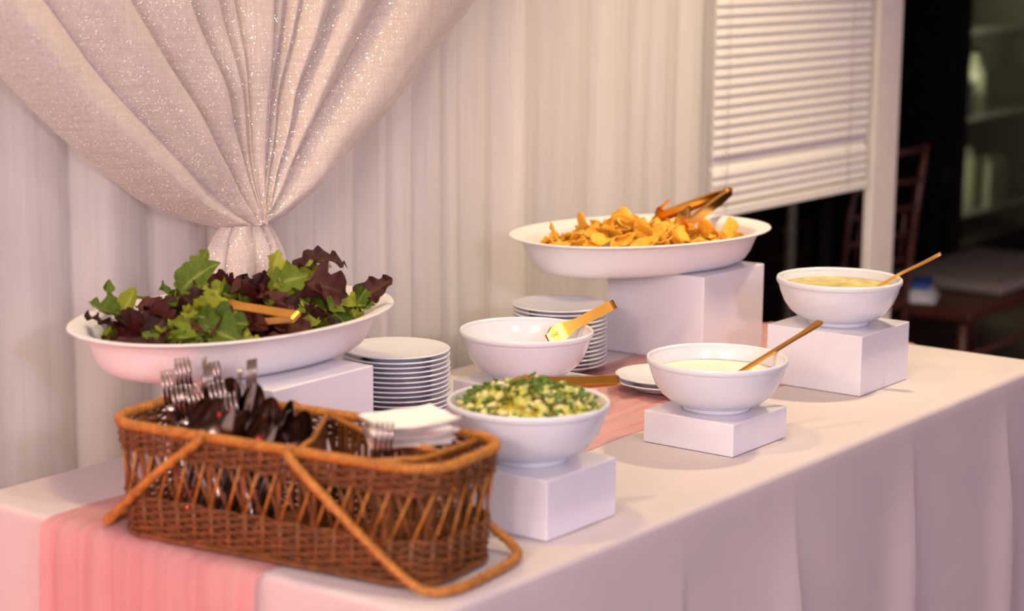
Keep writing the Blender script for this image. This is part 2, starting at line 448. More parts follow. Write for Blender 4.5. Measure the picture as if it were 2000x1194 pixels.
# ================================================================== SETTING
WL = 1.05     # front face of the back wall
struct(MB().box(-3.2, 9.0, -4.2, 3.6, -0.1, 0.0).build('floor', M['floor'], smooth=False), 'dark wooden floor under the buffet')
struct(MB().box(-3.2, 9.0, -4.2, 3.6, CEIL, CEIL+0.1).build('ceiling', M['ceiling'], smooth=False), 'white ceiling with round downlights')
struct(MB().box(-3.2, 2.30, WL, WL+0.14, 0, CEIL).build('wall_back', M['wall'], smooth=False), 'painted wall behind the white drapes')
struct(MB().box(-3.3, -3.2, -4.2, 3.6, 0, CEIL).build('wall_left', M['wall'], smooth=False), 'painted side wall')
struct(MB().box(2.30, 3.10, WL, WL+0.14, 0, 0.40).build('wall_below_window', M['wall'], smooth=False), 'low wall under the window')
struct(MB().box(2.30, 9.0, WL, WL+0.14, 2.15, CEIL).build('wall_above_window', M['wall'], smooth=False), 'wall above the window')
struct(MB().box(-3.2, 9.0, 3.2, 3.3, 0, CEIL).build('wall_far', M['darkwall'], smooth=False), 'wall of the back room, its darkness put into the black colour')
struct(MB().box(9.0, 9.1, -4.2, 3.6, 0, CEIL).build('wall_right', M['darkwall'], smooth=False), 'end wall with darkness put into its colour')
post = MB().box(3.115, 3.255, WL-0.035, WL-0.010, 0, 2.15).build('trim_1', M['post'], smooth=False, bevel=0.004)
struct(post, 'cream painted post between the window and the dark room')
win = empty('window_1', (2.70, WL+0.09, 0.40)); struct(win, 'dark window behind the white blind')
wf = MB(); wx = 0.40
wf.box(-wx, -wx+0.035, -0.02, 0.02, 0, 1.75); wf.box(wx-0.035, wx, -0.02, 0.02, 0, 1.75)
wf.box(-wx, wx, -0.02, 0.02, 0, 0.035); wf.box(-wx, wx, -0.02, 0.02, 1.715, 1.75)
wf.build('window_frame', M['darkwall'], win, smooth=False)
MB().box(-wx+0.035, wx-0.035, -0.003, 0.003, 0.035, 1.715).build('pane', M['pane'], win, smooth=False)
MB().box(-wx, wx, -0.075, -0.022, -0.004, 0.012).build('window_sill', M['post'], win, smooth=False)

# downlights in the ceiling
for (lx, ly, pw, c), nm_ in zip(DOWN, ('salad tray', 'front edge of the table', 'far end of the table')):
    e = empty('ceiling_downlight', (lx, ly, CEIL))
    MB().lathe([(0.10, -0.001), (0.10, -0.008), (0.078, -0.012), (0.075, -0.001)], 32).build('trim_ring', M['ring'], e)
    MB().lathe([(0.075, -0.002), (0, -0.002)], 32).build('lamp_face', M['lampface'], e)
    tag(e, 'round recessed ceiling downlight above the ' + nm_, 'ceiling light')
for (ly, lz, pw, c), nm_ in zip(LEFT_FILL, ('lower', 'higher')):
    e = empty('added_wall_fill', (-3.2, ly, lz))  # added fixture that carries a left fill light
    MB().box(0.0, 0.02, -0.06, 0.06, -0.12, 0.12).build('back_plate', M['ring'], e, False, bevel=0.004)
    MB().tube([(0.02, 0, -0.08), (0.14, 0, -0.10), (0.14, 0, -0.05)], 0.008, 8).build('arm', M['ring'], e)
    MB().lathe([(0.0, -0.045), (0.03, -0.04), (0.045, 0.0), (0.03, 0.04), (0.0, 0.045)], 20, cx=0.14).build('bulb', M['lampface'], e)
    tag(e, '%s of the two added bare-bulb fill lights on the left wall' % nm_, 'wall lamp')
e = empty('added_rear_fill', (-1.6, -3.2, 0))  # added stand under the rear fill light
MB().lathe([(0.16, 0), (0.16, 0.02), (0.02, 0.035), (0.0, 0.035)], 32).build('base', M['darkframe'], e)
MB().tube([(0, 0, 0.03), (0, 0, 1.90)], 0.012, 10).build('pole', M['darkframe'], e)
MB().lathe([(0.0, 1.90), (0.03, 1.905), (0.045, 1.93), (0.03, 1.95), (0.0, 1.955)], 20).build('bulb', M['lampface'], e)
tag(e, 'added bare-bulb fill light on a tall black pole, behind the viewer', 'floor lamp')
e = empty('floor_uplight', (-1.25, 0.76, 0.0))
MB().lathe([(0.07, 0), (0.07, 0.012), (0, 0.012)], 24).build('base', M['darkframe'], e)
MB().lathe([(0, 0.02), (0.05, 0.02), (0.055, 0.10), (0.05, 0.102), (0.048, 0.08), (0, 0.08)], 24).build('housing', M['darkframe'], e)
MB().lathe([(0.046, 0.082), (0, 0.082)], 24).build('lamp_face', M['pinklamp'], e)
tag(e, 'black can uplight throwing pink light, on the floor left of the table', 'uplight')

# ------------------------------------------------------------------ drapes
def pleat_panel(name, x0, x1, y, z0, z1, mat, pitch, amp, seed, layers_lab, nx=420):
    rnd = random.Random(seed)
    # irregular pleats: cumulative widths
    xs = [x0]
    while xs[-1] < x1: xs.append(xs[-1] + pitch*rnd.uniform(0.55, 1.6))
    amps = [amp*rnd.uniform(0.4, 1.25) for _ in xs]
    sk = [rnd.uniform(0.25, 0.75) for _ in xs]
    def fn(u, v):
        x = x0 + (x1-x0)*u
        k = 0
        while k < len(xs)-2 and x > xs[k+1]: k += 1
        t = (x-xs[k])/(xs[k+1]-xs[k]); t = max(0, min(1, t))
        c = sk[k]; t2 = t/c*0.5 if t < c else 0.5+(t-c)/(1-c)*0.5
        d = amps[k]*(math.sin(math.pi*t2)**0.62)
        z = z0 + (z1-z0)*v
        wob = 0.006*noise.noise(Vector((x*6, z*1.5, seed)))
        sway = 0.012*noise.noise(Vector((x*3+seed, z*0.9, 3.3)))
        return (x+sway, y - d + wob, z)
    return MB().grid(nx, 14, fn)
liner = pleat_panel('liner', -1.6, 2.20, WL-0.004, 0.02, 2.5, None, 0.16, 0.012, 3, '', 500).build('drape_liner', M['liner'])
tag(liner, 'opaque white backing drape behind the sheer panels', 'curtain', 'backdrop drapes')
sh = empty('sheer_curtain', (0, 0, 0)); tag(sh, 'sheer white voile curtain panel behind the salad tray, left half of the backdrop', 'curtain', 'backdrop drapes')
pleat_panel('a', -1.6, 1.50, WL-0.064, 0.02, 2.5, None, 0.105, 0.044, 11, '', 640).build('curtain_panel', M['sheer'], sh)
MB().tube([(-1.6, WL-0.075, 2.5), (1.50, WL-0.075, 2.5)], 0.016, 10).build('curtain_rod', M['ring'], sh)
sh2 = empty('sheer_curtain', (0, 0, 0)); tag(sh2, 'sheer white voile curtain panel between the drape and the blind, behind the chips', 'curtain', 'backdrop drapes')
pleat_panel('b', 1.46, 2.305, WL-0.022, 0.02, 2.5, None, 0.11, 0.032, 23, '', 300).build('curtain_panel', M['sheer'], sh2)
MB().tube([(1.46, WL-0.055, 2.5), (2.305, WL-0.055, 2.5)], 0.012, 10).build('curtain_rod', M['ring'], sh2)

# gathered glitter drape
YD = 0.905
K = Vector((0.655, 0.300))
left = [(0.640, 0.300), (0.585, 0.303), (0.505, 0.328), (0.415, 0.370), (0.275, 0.470), (0.147, 0.581), (0.0, 0.725), (-0.16, 0.90), (-0.30, 1.08), (-0.40, 1.26)]
right = [(0.668, 0.300), (0.735, 0.303), (0.785, 0.322), (0.839, 0.352), (0.945, 0.412), (1.058, 0.487), (1.175, 0.572), (1.281, 0.652), (1.42, 0.80), (1.56, 1.0)]
NS = 20
Lc = catmull([(a, 0, b) for a, b in left], NS); Rc = catmull([(a, 0, b) for a, b in right], NS)
def samp(c, t):
    f = t*(len(c)-1); i = min(int(f), len(c)-2); return c[i].lerp(c[i+1], f-i)
folds = [0.0, 0.11, 0.225, 0.32, 0.385, 0.435, 0.575, 0.635, 0.68, 0.755, 0.85, 1.0]
rnd = random.Random(5)
famp = [rnd.uniform(0.75, 1.15) for _ in folds]
fsk = [0.45, 0.62, 0.66, 0.64, 0.6, 0.5, 0.38, 0.36, 0.36, 0.36, 0.4, 0.5]
def foldprof(s):
    k = 0
    while k < len(folds)-2 and s > folds[k+1]: k += 1
    t = (s-folds[k])/(folds[k+1]-folds[k]); c = fsk[k]
    t2 = t/c*0.5 if t < c else 0.5+(t-c)/(1-c)*0.5
    return famp[k]*(math.sin(math.pi*max(0, min(1, t2)))**0.78)*min(1.0, (folds[k+1]-folds[k])/0.09)**0.7
def drape(s, t):
    wgt = abs(2*s-1); e = samp(Lc, t) if s < 0.5 else samp(Rc, t)
    ztop = 1.26
    x = 0.655 + (e.x-0.655)*(wgt**0.95) 
    zs = 0.305 + (ztop-0.305)*t
    z = zs + (e.z-zs)*(wgt**1.3)
    a = 0.014 + 0.030*smoothstep(0.0, 0.35, t)
    fp = foldprof(s)
    round_ = 0.022*math.exp(-(t/0.10)**2)*(1-wgt**2)
    wr = 0.004*noise.noise(Vector((s*30, t*5, 1.0)))*smoothstep(0.02, 0.2, t) + 0.006*noise.noise(Vector((s*9, t*9, 4.0)))*smoothstep(0.02, 0.25, t)
    y = YD - a*fp - round_ - wr
    # side lobes roll backwards at the outer edges
    y += 0.02*max(0, wgt-0.9)/0.1*smoothstep(0, 0.3, t)
    return (x + 0.004*noise.noise(Vector((s*14, t*7, 7.0))), y, z + TZ)
dr = empty('gathered_drape', (0, 0, 0)); tag(dr, 'glittery white organza drape gathered to a knot behind the salad', 'curtain')
MB().grid(420, 130, drape).build('swag', M['glitter'], dr)
def tail(u, v):
    s = 2*u-1
    zz = 0.303 - v*0.95
    hw = 0.050 + 0.048*(1-math.exp(-v/0.045)) + 0.06*v
    x = 0.643 - 0.006*smoothstep(0, 0.2, v) + s*hw
    f = abs(math.sin(u*math.pi*4.5 + 0.9*math.sin(u*8)))**0.7
    a = 0.012 + 0.018*smoothstep(0, 0.15, v)
    y = YD - 0.004 - a*f - 0.018*math.exp(-((v-0.06)/0.06)**2)*(1-s*s) + 0.012*s*s
    return (x + 0.006*noise.noise(Vector((u*7, v*5, 2))), y, zz+TZ)
MB().grid(130, 60, tail).build('tail', M['glitter'], dr)
MB().tube([(0.648+0.024*math.cos(a), YD+0.004+0.016*math.sin(a), 0.300+TZ) for a in [2*math.pi*k/24 for k in range(24)]], 0.0045, 8, True).build('tie_band', M['glitter'], dr)

# ------------------------------------------------------------------ blind
bl = empty('window_blind', (2.685, WL-0.03, TZ)); tag(bl, 'white horizontal slat window blind, lowered crookedly over the dark window', 'window blind')
bw = 0.390
def slat_mesh(tilt, depth=0.028):
    b = MB()
    n = 6
    vs = []
    for i in range(2):
        x = -bw if i == 0 else bw
        for side in (1, -1):
            for k in range(n+1):
                t = k/n - 0.5
                q = Vector((0, t*depth, 0.003*math.cos(t*math.pi) + side*0.0006))
                ca, sa = math.cos(tilt), math.sin(tilt)
                vs.append((x, q.y*ca - q.z*sa, q.y*sa + q.z*ca))
    fs = []; m_ = 2*(n+1)
    for k in range(n):
        fs.append((k, k+1, m_+k+1, m_+k)); fs.append((n+1+k, m_+n+1+k, m_+n+2+k, n+2+k))
    fs.append((0, m_, m_+n+1, n+1)); fs.append((n, 2*n+1, m_+2*n+1, m_+n))
    return b.add(vs, fs).mesh('slat', M['blind'])
sm = slat_mesh(R(70), 0.029)
zlow = 0.150
tilt_y = -0.008     # hangs a little lower at the right
place('bottom_rail', MB().box(-bw, bw, -0.013, 0.013, -0.012, 0.012).mesh('bottom_rail', M['blind'], False), bl, (0, 0, 0.136), bevel=0.004)
zs = []
z = 0.166
for k in range(4): zs.append(z); z += 0.0210
z = 0.279
while z < 1.32: zs.append(z); z += 0.0230
for z in zs:
    o = place('slat', sm, bl, (random.Random(int(z*1000)).uniform(-.001, .001), 0, z))
# the flat slat lying at the gap
place('slat', slat_mesh(R(86), 0.026), bl, (0.012, 0.006, 0.256))
for x in (-0.34, 0.27):
    MB().tube([(x, -0.016, 0.14), (x, -0.016, 1.33)], 0.0011, 5).build('ladder_cord', M['cord'], bl)
    MB().tube([(x, 0.015, 0.14), (x, 0.015, 1.33)], 0.0011, 5).build('ladder_cord', M['cord'], bl)
MB().box(-bw-0.005, bw+0.005, -0.02, 0.02, 1.33, 1.37).build('head_rail', M['blind'], bl, False, bevel=0.003)

# ------------------------------------------------------------------ dark room behind
def chiavari():
    root = empty('chiavari_chair')
    hw, d, sh_, ht = 0.195, 0.39, 0.44, 0.92
    wood = M['chairwood']
    for s in (-1, 1):
        pr = []
        MB().tube([(s*hw, 0.0, 0), (s*hw, 0.0, 0.45), (s*hw, -0.02, 0.70), (s*hw*0.98, -0.05, ht)], [0.012, 0.014, 0.013, 0.011], 8).build('leg', wood, root)
        MB().tube([(s*hw, d, 0), (s*hw, d, sh_)], [0.011, 0.014], 8).build('leg', wood, root)
        for zz in (0.14, 0.25): MB().tube([(s*hw, 0, zz), (s*hw, d, zz)], 0.008, 6).build('stretcher', wood, root)
    for zz in (0.17, 0.29):
        MB().tube([(-hw, d, zz), (hw, d, zz)], 0.008, 6).build('stretcher', wood, root)
    MB().tube([(-hw, 0, 0.20), (hw, 0, 0.20)], 0.008, 6).build('stretcher', wood, root)
    for zz, yy in ((0.905, -0.048), (0.815, -0.036), (0.735, -0.024), (0.655, -0.014), (0.575, -0.008)):
        MB().tube([(-hw, yy, zz), (0, yy-0.012, zz+0.004), (hw, yy, zz)], 0.0105 if zz > 0.9 else 0.009, 8).build('back_rung', wood, root)
    for k in range(5):
        x = -hw + (k+1)*2*hw/6
        MB().tube([(x, -0.010, 0.575), (x, -0.024, 0.735)], 0.006, 6).build('spindle', wood, root)
    MB().box(-hw-0.01, hw+0.01, -0.015, d+0.02, sh_-0.01, sh_+0.018).build('seat', wood, root, False, bevel=0.008)
    return root
ch = chiavari(); ch.location = (3.615, 1.25, 0); ch.rotation_euler.z = R(-3)
tag(ch, 'dark mahogany ladder-back banquet chair just right of the cream post', 'chair', 'dark banquet chairs in the back room')
c2 = copy_tree(ch); c2.location = (3.13, 1.30, 0); c2.rotation_euler.z = R(2)
c2['label'] = 'dark mahogany banquet chair seen through the window below the blind'
bn = empty('low_bench', (4.25, 1.27, 0)); tag(bn, 'low dark bench with a grey cushion at the right edge of the back room', 'bench')
MB().box(-0.40, 0.60, -0.22, 0.22, 0.395, 0.43).build('seat', M['chairwood'], bn, False, bevel=0.008)
for sx in (-0.37, 0.57):
    for sy in (-0.19, 0.19): MB().tube([(sx, sy, 0), (sx, sy, 0.395)], [0.014, 0.018], 8).build('leg', M['chairwood'], bn)
for sy in (-0.19, 0.19):
    for zz in (0.16, 0.28): MB().tube([(-0.40, sy, zz), (0.57, sy, zz)], 0.009, 6).build('stretcher', M['chairwood'], bn)
cu = MB().box(-0.12, 0.58, -0.20, 0.20, 0.432, 0.47).build('seat_cushion', M['cushion'], bn, True, bevel=0.015)
cu['label'] = 'grey seat cushion'
# printed packet lying on the first chair's seat
pk = empty('packet', (3.955, 1.270, 0.432), R(20))
MB().grid(12, 8, lambda u, v: ((u-.5)*0.20, (v-.5)*0.13, 0.05*math.sin(math.pi*u)**0.5*math.sin(math.pi*v)**0.5+0.002)).build('pouch', simple('white_plastic_packet', (0.62, 0.64, 0.70), 0.3), pk)
MB().box(-0.075, 0.075, -0.045, 0.035, 0.044, 0.056).build('blue_print', simple('blue_print', (0.03, 0.10, 0.42), 0.4), pk, False)
tag(pk, 'white and blue plastic packet lying on the dark bench', 'packet')

# glass door refrigerator
fr = empty('display_refrigerator', (6.55, 2.05, 0)); tag(fr, 'black refrigerator with a glass door standing in the dark room', 'refrigerator')
fb = MB()
fb.box(-0.62, 0.75, 0.62, 0.68, 0, 2.1); fb.box(-0.62, -0.56, 0.04, 0.68, 0, 2.1); fb.box(0.69, 0.75, 0.04, 0.68, 0, 2.1)
fb.box(-0.62, 0.75, 0.04, 0.68, 0, 0.22); fb.box(-0.62, 0.75, 0.04, 0.68, 1.95, 2.1)
fb.build('body', M['darkframe'], fr, False)
MB().box(-0.555, 0.685, 0.60, 0.615, 0.225, 1.945).build('inner_lining', M['fridgein'], fr, False)
MB().box(0.675, 0.688, 0.06, 0.60, 0.225, 1.945).build('inner_lining', M['fridgein'], fr, False)
MB().box(-0.555, 0.675, 0.06, 0.60, 0.222, 0.23).build('inner_lining', M['fridgein'], fr, False)
dm = MB(); dm.box(-0.62, -0.53, 0, 0.035, 0.10, 2.08); dm.box(0.66, 0.75, 0, 0.035, 0.10, 2.08); dm.box(-0.53, 0.66, 0, 0.035, 0.10, 0.27); dm.box(-0.53, 0.66, 0, 0.035, 1.9, 2.08)
door = dm.build('door_frame', M['darkframe'], fr, False)
MB().box(-0.53, 0.66, 0.012, 0.020, 0.27, 1.9).build('pane', M['fglass'], door, False)
MB().tube([(0.60, -0.03, 0.8), (0.60, -0.03, 1.3)], 0.012, 8).build('handle', M['steel'], door)
for zz in (0.36, 0.76, 1.12, 1.5): MB().box(-0.555, 0.685, 0.10, 0.58, zz, zz+0.014).build('shelf', M['shelf'], fr, False)
MB().box(-0.52, -0.50, 0.06, 0.08, 0.30, 1.88).build('strip_lamp', M['fridgelamp'], fr, False)
for zz in (0.55, 1.0, 1.45, 1.8): lamp('fridge_lamp', 'POINT', (6.09, 2.13, zz), 4.6, (1.0, 0.97, 0.76), None, 0.03)
def bottle(name, x, zz, h, r, col, lab):
    e = empty(name, (6.55+x, 2.05+0.16, zz))
    MB().lathe([(0, 0), (r, 0), (r, h*0.6), (r*0.9, h*0.68), (r*0.35, h*0.82), (r*0.35, h*0.95), (0, h*0.95)], 20).build('body', simple('bottle_body', col, 0.2), e)
    MB().lathe([(r*0.4, h*0.93), (r*0.4, h), (0, h)], 16).build('cap', M['darkframe'], e)
    tag(e, lab, 'bottle')
bottle('bottle', -0.43, 1.134, 0.26, 0.04, (0.45, 0.04, 0.03), 'red bottle on the upper shelf of the refrigerator')
bottle('bottle', -0.30, 1.134, 0.30, 0.045, (0.10, 0.09, 0.06), 'dark bottle on the upper shelf of the refrigerator, beside the red one')
bottle('bottle', -0.12, 0.774, 0.28, 0.05, (0.5, 0.5, 0.38), 'pale bottle on the middle shelf of the refrigerator')
for (x, zz, sx, sz, col, lab) in ((-0.36, 0.774, 0.20, 0.17, (0.10, 0.12, 0.12), 'dark grey carton on the middle shelf of the refrigerator'),
                                  (-0.33, 0.374, 0.26, 0.27, (0.55, 0.55, 0.40), 'pale cream carton on the bottom shelf of the refrigerator'),
                                  (0.05, 0.374, 0.20, 0.22, (0.35, 0.35, 0.27), 'olive carton on the bottom shelf of the refrigerator')):
    e = empty('carton', (6.55+x, 2.05+0.20, zz))
    MB().box(-sx/2, sx/2, -0.1, 0.1, 0, sz*0.85).build('body', simple('carton_body', col, 0.6), e, False, bevel=0.004)
    MB().box(-sx/2+.01, sx/2-.01, -0.09, 0.09, sz*0.85, sz).build('lid', simple('carton_lid', tuple(c*0.8 for c in col), 0.6), e, False, bevel=0.004)
    tag(e, lab, 'carton')

# ================================================================== TABLE CLOTH
LX, WY = 1.83, 0.823
def cloth_mesh():
    rc_ = 0.035
    per = []   # (x, y, nx, ny, kind, s)
    def arc(cx, cy, a0, a1, n=10):
        for k in range(n+1):
            a = R(a0+(a1-a0)*k/n); per.append((cx+rc_*math.cos(a), cy+rc_*math.sin(a), math.cos(a), math.sin(a)))
    def line(x0, y0, x1, y1, nx, ny, n):
        for k in range(1, n): per.append((x0+(x1-x0)*k/n, y0+(y1-y0)*k/n, nx, ny))
    arc(rc_, rc_, 180, 270); line(rc_, 0, LX-rc_, 0, 0, -1, 420); arc(LX-rc_, rc_, 270, 360); line(LX, rc_, LX, WY-rc_, 1, 0, 120)
    arc(LX-rc_, WY-rc_, 0, 90); line(LX-rc_, WY, rc_, WY, 0, 1, 120); arc(rc_, WY-rc_, 90, 180); line(0, WY-rc_, 0, rc_, -1, 0, 160)
    ff = [(0.30, 0.006), (0.545, 0.010), (0.853, 0.020), (1.257, 0.020), (1.63, 0.020), (1.80, 0.012)]
    br = 0.010
    rings = []
    prof = [(-0.03, 0), (-br, 0)] + [(-br+br*math.sin(a), -br+br*math.cos(a)) for a in [R(q) for q in (22, 45, 68, 90)]]
    depths = [0.03, 0.05, 0.08, 0.11, 0.15, 0.19, 0.24, 0.30, 0.38, 0.48, 0.60, 0.745]
    vs = []; fs = []; n = len(per)
    for (o, z) in prof:
        for (x, y, nx, ny) in per: vs.append((x+nx*o, y+ny*o, z+TZ))
    for dz in depths:
        g = smoothstep(0.01, 0.30, dz)
        for (x, y, nx, ny) in per:
            d = 0.0
            if ny < -0.5:
                for (fx, fa) in ff:
                    dx = x - fx - 0.02*(dz-0.1)
                    d += fa*math.exp(-(dx/(0.05 if dx < 0 else 0.012))**2)
                d += 0.006*math.sin(x*9.0)
            elif nx < -0.5: d += 0.006*math.sin(y*14)+0.004
            elif nx > 0.5: d += 0.012*math.sin(y*17)
            d += 0.003*noise.noise(Vector((x*7, y*7, dz*4)))
            d = d*g + 0.012*dz
            if ny > 0.5: d = 0.0
            vs.append((x+nx*d, y+ny*d, TZ-dz))
    nr = len(prof)+len(depths)
    for i in range(nr-1):
        for k in range(n):
            k2 = (k+1) % n
            fs.append((i*n+k, (i+1)*n+k, (i+1)*n+k2, i*n+k2))
    b = MB().add(vs, fs)
    o = len(b.v); b.v += [vs[k] for k in range(n)]; b.f.append(tuple(range(o, o+n)))
    return b
tc = cloth_mesh().build('tablecloth', M['cloth'], None, True)
tag(tc, 'white floor-length tablecloth covering the long buffet table', 'tablecloth')
# folding table under the cloth
tb = empty('buffet_table', (LX/2, WY/2, 0)); tag(tb, 'long folding table hidden under the white tablecloth', 'table')
MB().box(-LX/2+.012, LX/2-.012, -WY/2+.012, WY/2-.012, TZ-0.035, TZ-0.004).build('tabletop', M['post'], tb, False)
for sx in (-1, 1):
    for sy in (-1, 1): MB().tube([(sx*0.75, sy*0.30, 0), (sx*0.75, sy*0.30, TZ-0.035)], 0.014, 8).build('leg', M['darkframe'], tb)

# pink runner
def runner():
    pth = [(-0.022, -0.55), (-0.020, -0.40), (-0.018, -0.2), (-0.016, -0.06), (-0.012, -0.006), (0.0, 0.004), (0.02, 0.0045)]
    pth += [(0.02+1.79*k/60, 0.0045) for k in range(1, 61)]
    pth += [(1.83, 0.004), (1.843, -0.006), (1.85, -0.06), (1.86, -0.2), (1.87, -0.4)]
    nv = 120; vs = []; nu = len(pth)
    for i, (x, z) in enumerate(pth):
        y0 = 0.262 + 0.035*smoothstep(0.1, 0.9, x) - 0.02*smoothstep(1.0, 1.8, x) + 0.012*noise.noise(Vector((x*5, 0, 1)))
        y1 = 0.655 - 0.02*smoothstep(0.0, 1.0, x) + 0.012*noise.noise(Vector((x*5, 7, 1)))
        if x < 0: y0 += 0.0; y1 += 0.0
        for j in range(nv):
            t = j/(nv-1)
            yy = y0 + (y1-y0)*t
            wr = abs(noise.noise(Vector((x*2.2 + z*1.2, yy*30, 0.3)))) + 0.6*abs(noise.noise(Vector((x*4 + z*2, yy*75, 5.3))))
            h = 0.0055*wr
            if 0.0 <= x <= 1.83 and z > 0: vs.append((x, yy, TZ+z-0.004+h))
            else:
                s = -1 if x < 0.5 else 1
                vs.append((x + s*h*1.6, yy + 0.006*noise.noise(Vector((z*4, yy*10, 2))), TZ+z))
    fs = [(i*nv+j, (i+1)*nv+j, (i+1)*nv+j+1, i*nv+j+1) for i in range(nu-1) for j in range(nv-1)]
    b = MB().add(vs, fs)
    ln = [0.0]
    for a, c in zip(pth[:-1], pth[1:]): ln.append(ln[-1]+math.hypot(a[0]-c[0], a[1]-c[1]))
    return b.build('table_runner', M['gauze'], None, True, uvfn=lambda vi: (ln[vi//nv], (vi % nv)/nv*0.38))
tag(runner(), 'crinkled pink gauze runner laid along the table and hanging over its left end', 'table runner')

# ================================================================== RISERS
def riser(x, y, sx, sy, h, rz, lab):
    b = MB().box(0, sx, 0, sy, 0, h)
    o = b.build('display_riser', M['riser'], None, False, bevel=0.002)
    o.location = (x, y, TZ+0.0008); o.rotation_euler.z = R(rz)
    return tag(o, lab, 'riser', 'glossy white display boxes')
riser(0.3189, 0.0658, 0.1611, 0.160, 0.081, 0, 'white acrylic display box under the front bowl beside the basket')
riser(0.8466, 0.099, 0.164, 0.160, 0.0505, 0, 'low white display box under the bowl of cream dressing')
riser(0.809, 0.434, 0.17, 0.17, 0.057, 0, 'low white display box under the empty-looking middle bowl')
riser(1.3423, 0.1404, 0.1823, 0.1839, 0.1041, 0, 'white display box under the bowl of yellow vinaigrette at the far end')
riser(1.396, 0.487, 0.214, 0.213, 0.161, -0.74, 'tall white display box under the tray of chips')
riser(0.229, 0.46, 0.214, 0.213, 0.160, 0.6, 'tall white display box under the salad tray')

# ================================================================== BOWLS
def bowl_meshes():
    rim = [(0.1060, 0.0700), (0.1085, 0.0715), (0.1096, 0.0745), (0.1096, 0.0785), (0.1085, 0.0808), (0.1068, 0.0812), (0.1046, 0.0800), (0.1036, 0.0770)]
    body = [(0.0, 0.007), (0.050, 0.007), (0.060, 0.0085), (0.072, 0.0135), (0.085, 0.024), (0.095, 0.038), (0.102, 0.055), (0.1052, 0.066), (0.1066, 0.072), (0.105, 0.0785),
            (0.1040, 0.0775), (0.1010, 0.063), (0.0965, 0.048), (0.088, 0.033), (0.076, 0.021), (0.060, 0.0145), (0.035, 0.0125), (0.0, 0.012)]
    foot = [(0.0495, 0.009), (0.0500, 0.0), (0.0535, 0.0), (0.0545, 0.003), (0.0555, 0.0095)]
    return (MB().lathe(body, 96).mesh('body', M['porcelain']), MB().lathe(rim, 96).mesh('rim', M['porcelain']), MB().lathe(foot, 72).mesh('foot_ring', M['porcelain']))
bm_body, bm_rim, bm_foot = bowl_meshes()
def bowl(x, y, z, lab):
    e = empty('serving_bowl', (x, y, TZ+z))
    place('body', bm_body, e); place('rim', bm_rim, e); place('foot_ring', bm_foot, e)
    return tag(e, lab, 'bowl', 'round white serving bowls')
BOWLS = dict(front=(0.3995, 0.1555, 0.082), cream=(0.9289, 0.1790, 0.0515), mid=(0.894, 0.519, 0.058), far=(1.4325, 0.2338, 0.1051))
bowl(*BOWLS['front'], 'round white bowl heaped with chopped green salad, beside the basket')
bowl(*BOWLS['cream'], 'round white bowl of cream dressing with a gold spoon, on the low box')
bowl(*BOWLS['mid'], 'round white bowl with gold tongs, in front of the rear plate stack')
bowl(*BOWLS['far'], 'round white bowl of yellow vinaigrette, farthest along the table')

def liquid(name, key, dz, rad, mat, lab, cat, bumpy):
    x, y, z = BOWLS[key]
    b = MB()
    rnd = random.Random(3)
    vs = [(0, 0, 0)]; fs = []; n = 64; rings = [0.25, 0.5, 0.7, 0.85, 0.95, 1.0]
    for r_ in rings:
        for k in range(n):
            a = 2*math.pi*k/n; px, py = rad*r_*math.cos(a), rad*r_*math.sin(a)
            vs.append((px, py, bumpy*noise.noise(Vector((px*40, py*40, 2)))*(1-r_**4) + (0.0008 if r_ == 1.0 else 0)))
    for k in range(n): fs.append((0, 1+k, 1+(k+1) % n))
    for i in range(len(rings)-1):
        for k in range(n): fs.append((1+i*n+k, 1+(i+1)*n+k, 1+(i+1)*n+(k+1) % n, 1+i*n+(k+1) % n))
    # body of the liquid down into the bowl
    low = len(vs)
    for k in range(n): a = 2*math.pi*k/n; vs.append((rad*0.93*math.cos(a), rad*0.93*math.sin(a), -0.010))
    for k in range(n): fs.append((1+5*n+k, low+k, low+(k+1) % n, 1+5*n+(k+1) % n))
    o = b.add(vs, fs).build(name, mat); o.location = (x, y, TZ+z+dz)
    return tag(o, lab, cat, kind='stuff')
liquid('vinaigrette', 'far', 0.0640, 0.1008, M['soup'], 'yellow-green vinaigrette filling the far bowl', 'sauce', 0.002)
liquid('cream_dressing', 'cream', 0.0560, 0.0985, M['dressing'], 'pale cream dressing in the bowl on the low box', 'sauce', 0.002)

# ================================================================== OVAL TRAYS
def sup(a0, b0, n=2.114):
    e = 2/n
    def sh_(d, a):
        c, s = math.cos(a), math.sin(a)
        return ((a0-d)*math.copysign(abs(c)**e, c), (b0-d)*math.copysign(abs(s)**e, s))
    return sh_
TA, TB = 0.274, 0.185
outer = [(0.150, 0.0), (0.068, 0.0), (0.056, 0.0025), (0.046, 0.010), (0.038, 0.022), (0.030, 0.042), (0.025, 0.054), (0.020, 0.0585)]
rimp = [(0.022, 0.057), (0.012, 0.0605), (0.003, 0.0630), (0.0, 0.0650), (0.0008, 0.0668), (0.004, 0.0672), (0.014, 0.0655), (0.024, 0.0615)]
inner = [(0.0235, 0.062), (0.029, 0.055), (0.035, 0.040), (0.043, 0.024), (0.052, 0.012), (0.064, 0.0065), (0.080, 0.005), (0.150, 0.005)]
def tray_part(prof, cap):
    b = MB(); b.lathe(prof, 128, shape=sup(TA, TB))
    n = 128
    if cap == 'both':
        b.f.append(tuple(range(n-1, -1, -1))); last = (len(prof)-1)*n; b.f.append(tuple(range(last, last+n)))
    return b
t_body = tray_part(outer+inner, 'both').mesh('body', M['tray']); t_rim = tray_part(rimp, '').mesh('rim', M['tray'])
def tray(x, y, z, rz, lab):
    e = empty('oval_tray', (x, y, TZ+z), rz)
    place('body', t_body, e); place('rim', t_rim, e)
    return tag(e, lab, 'tray', 'oval white serving trays')
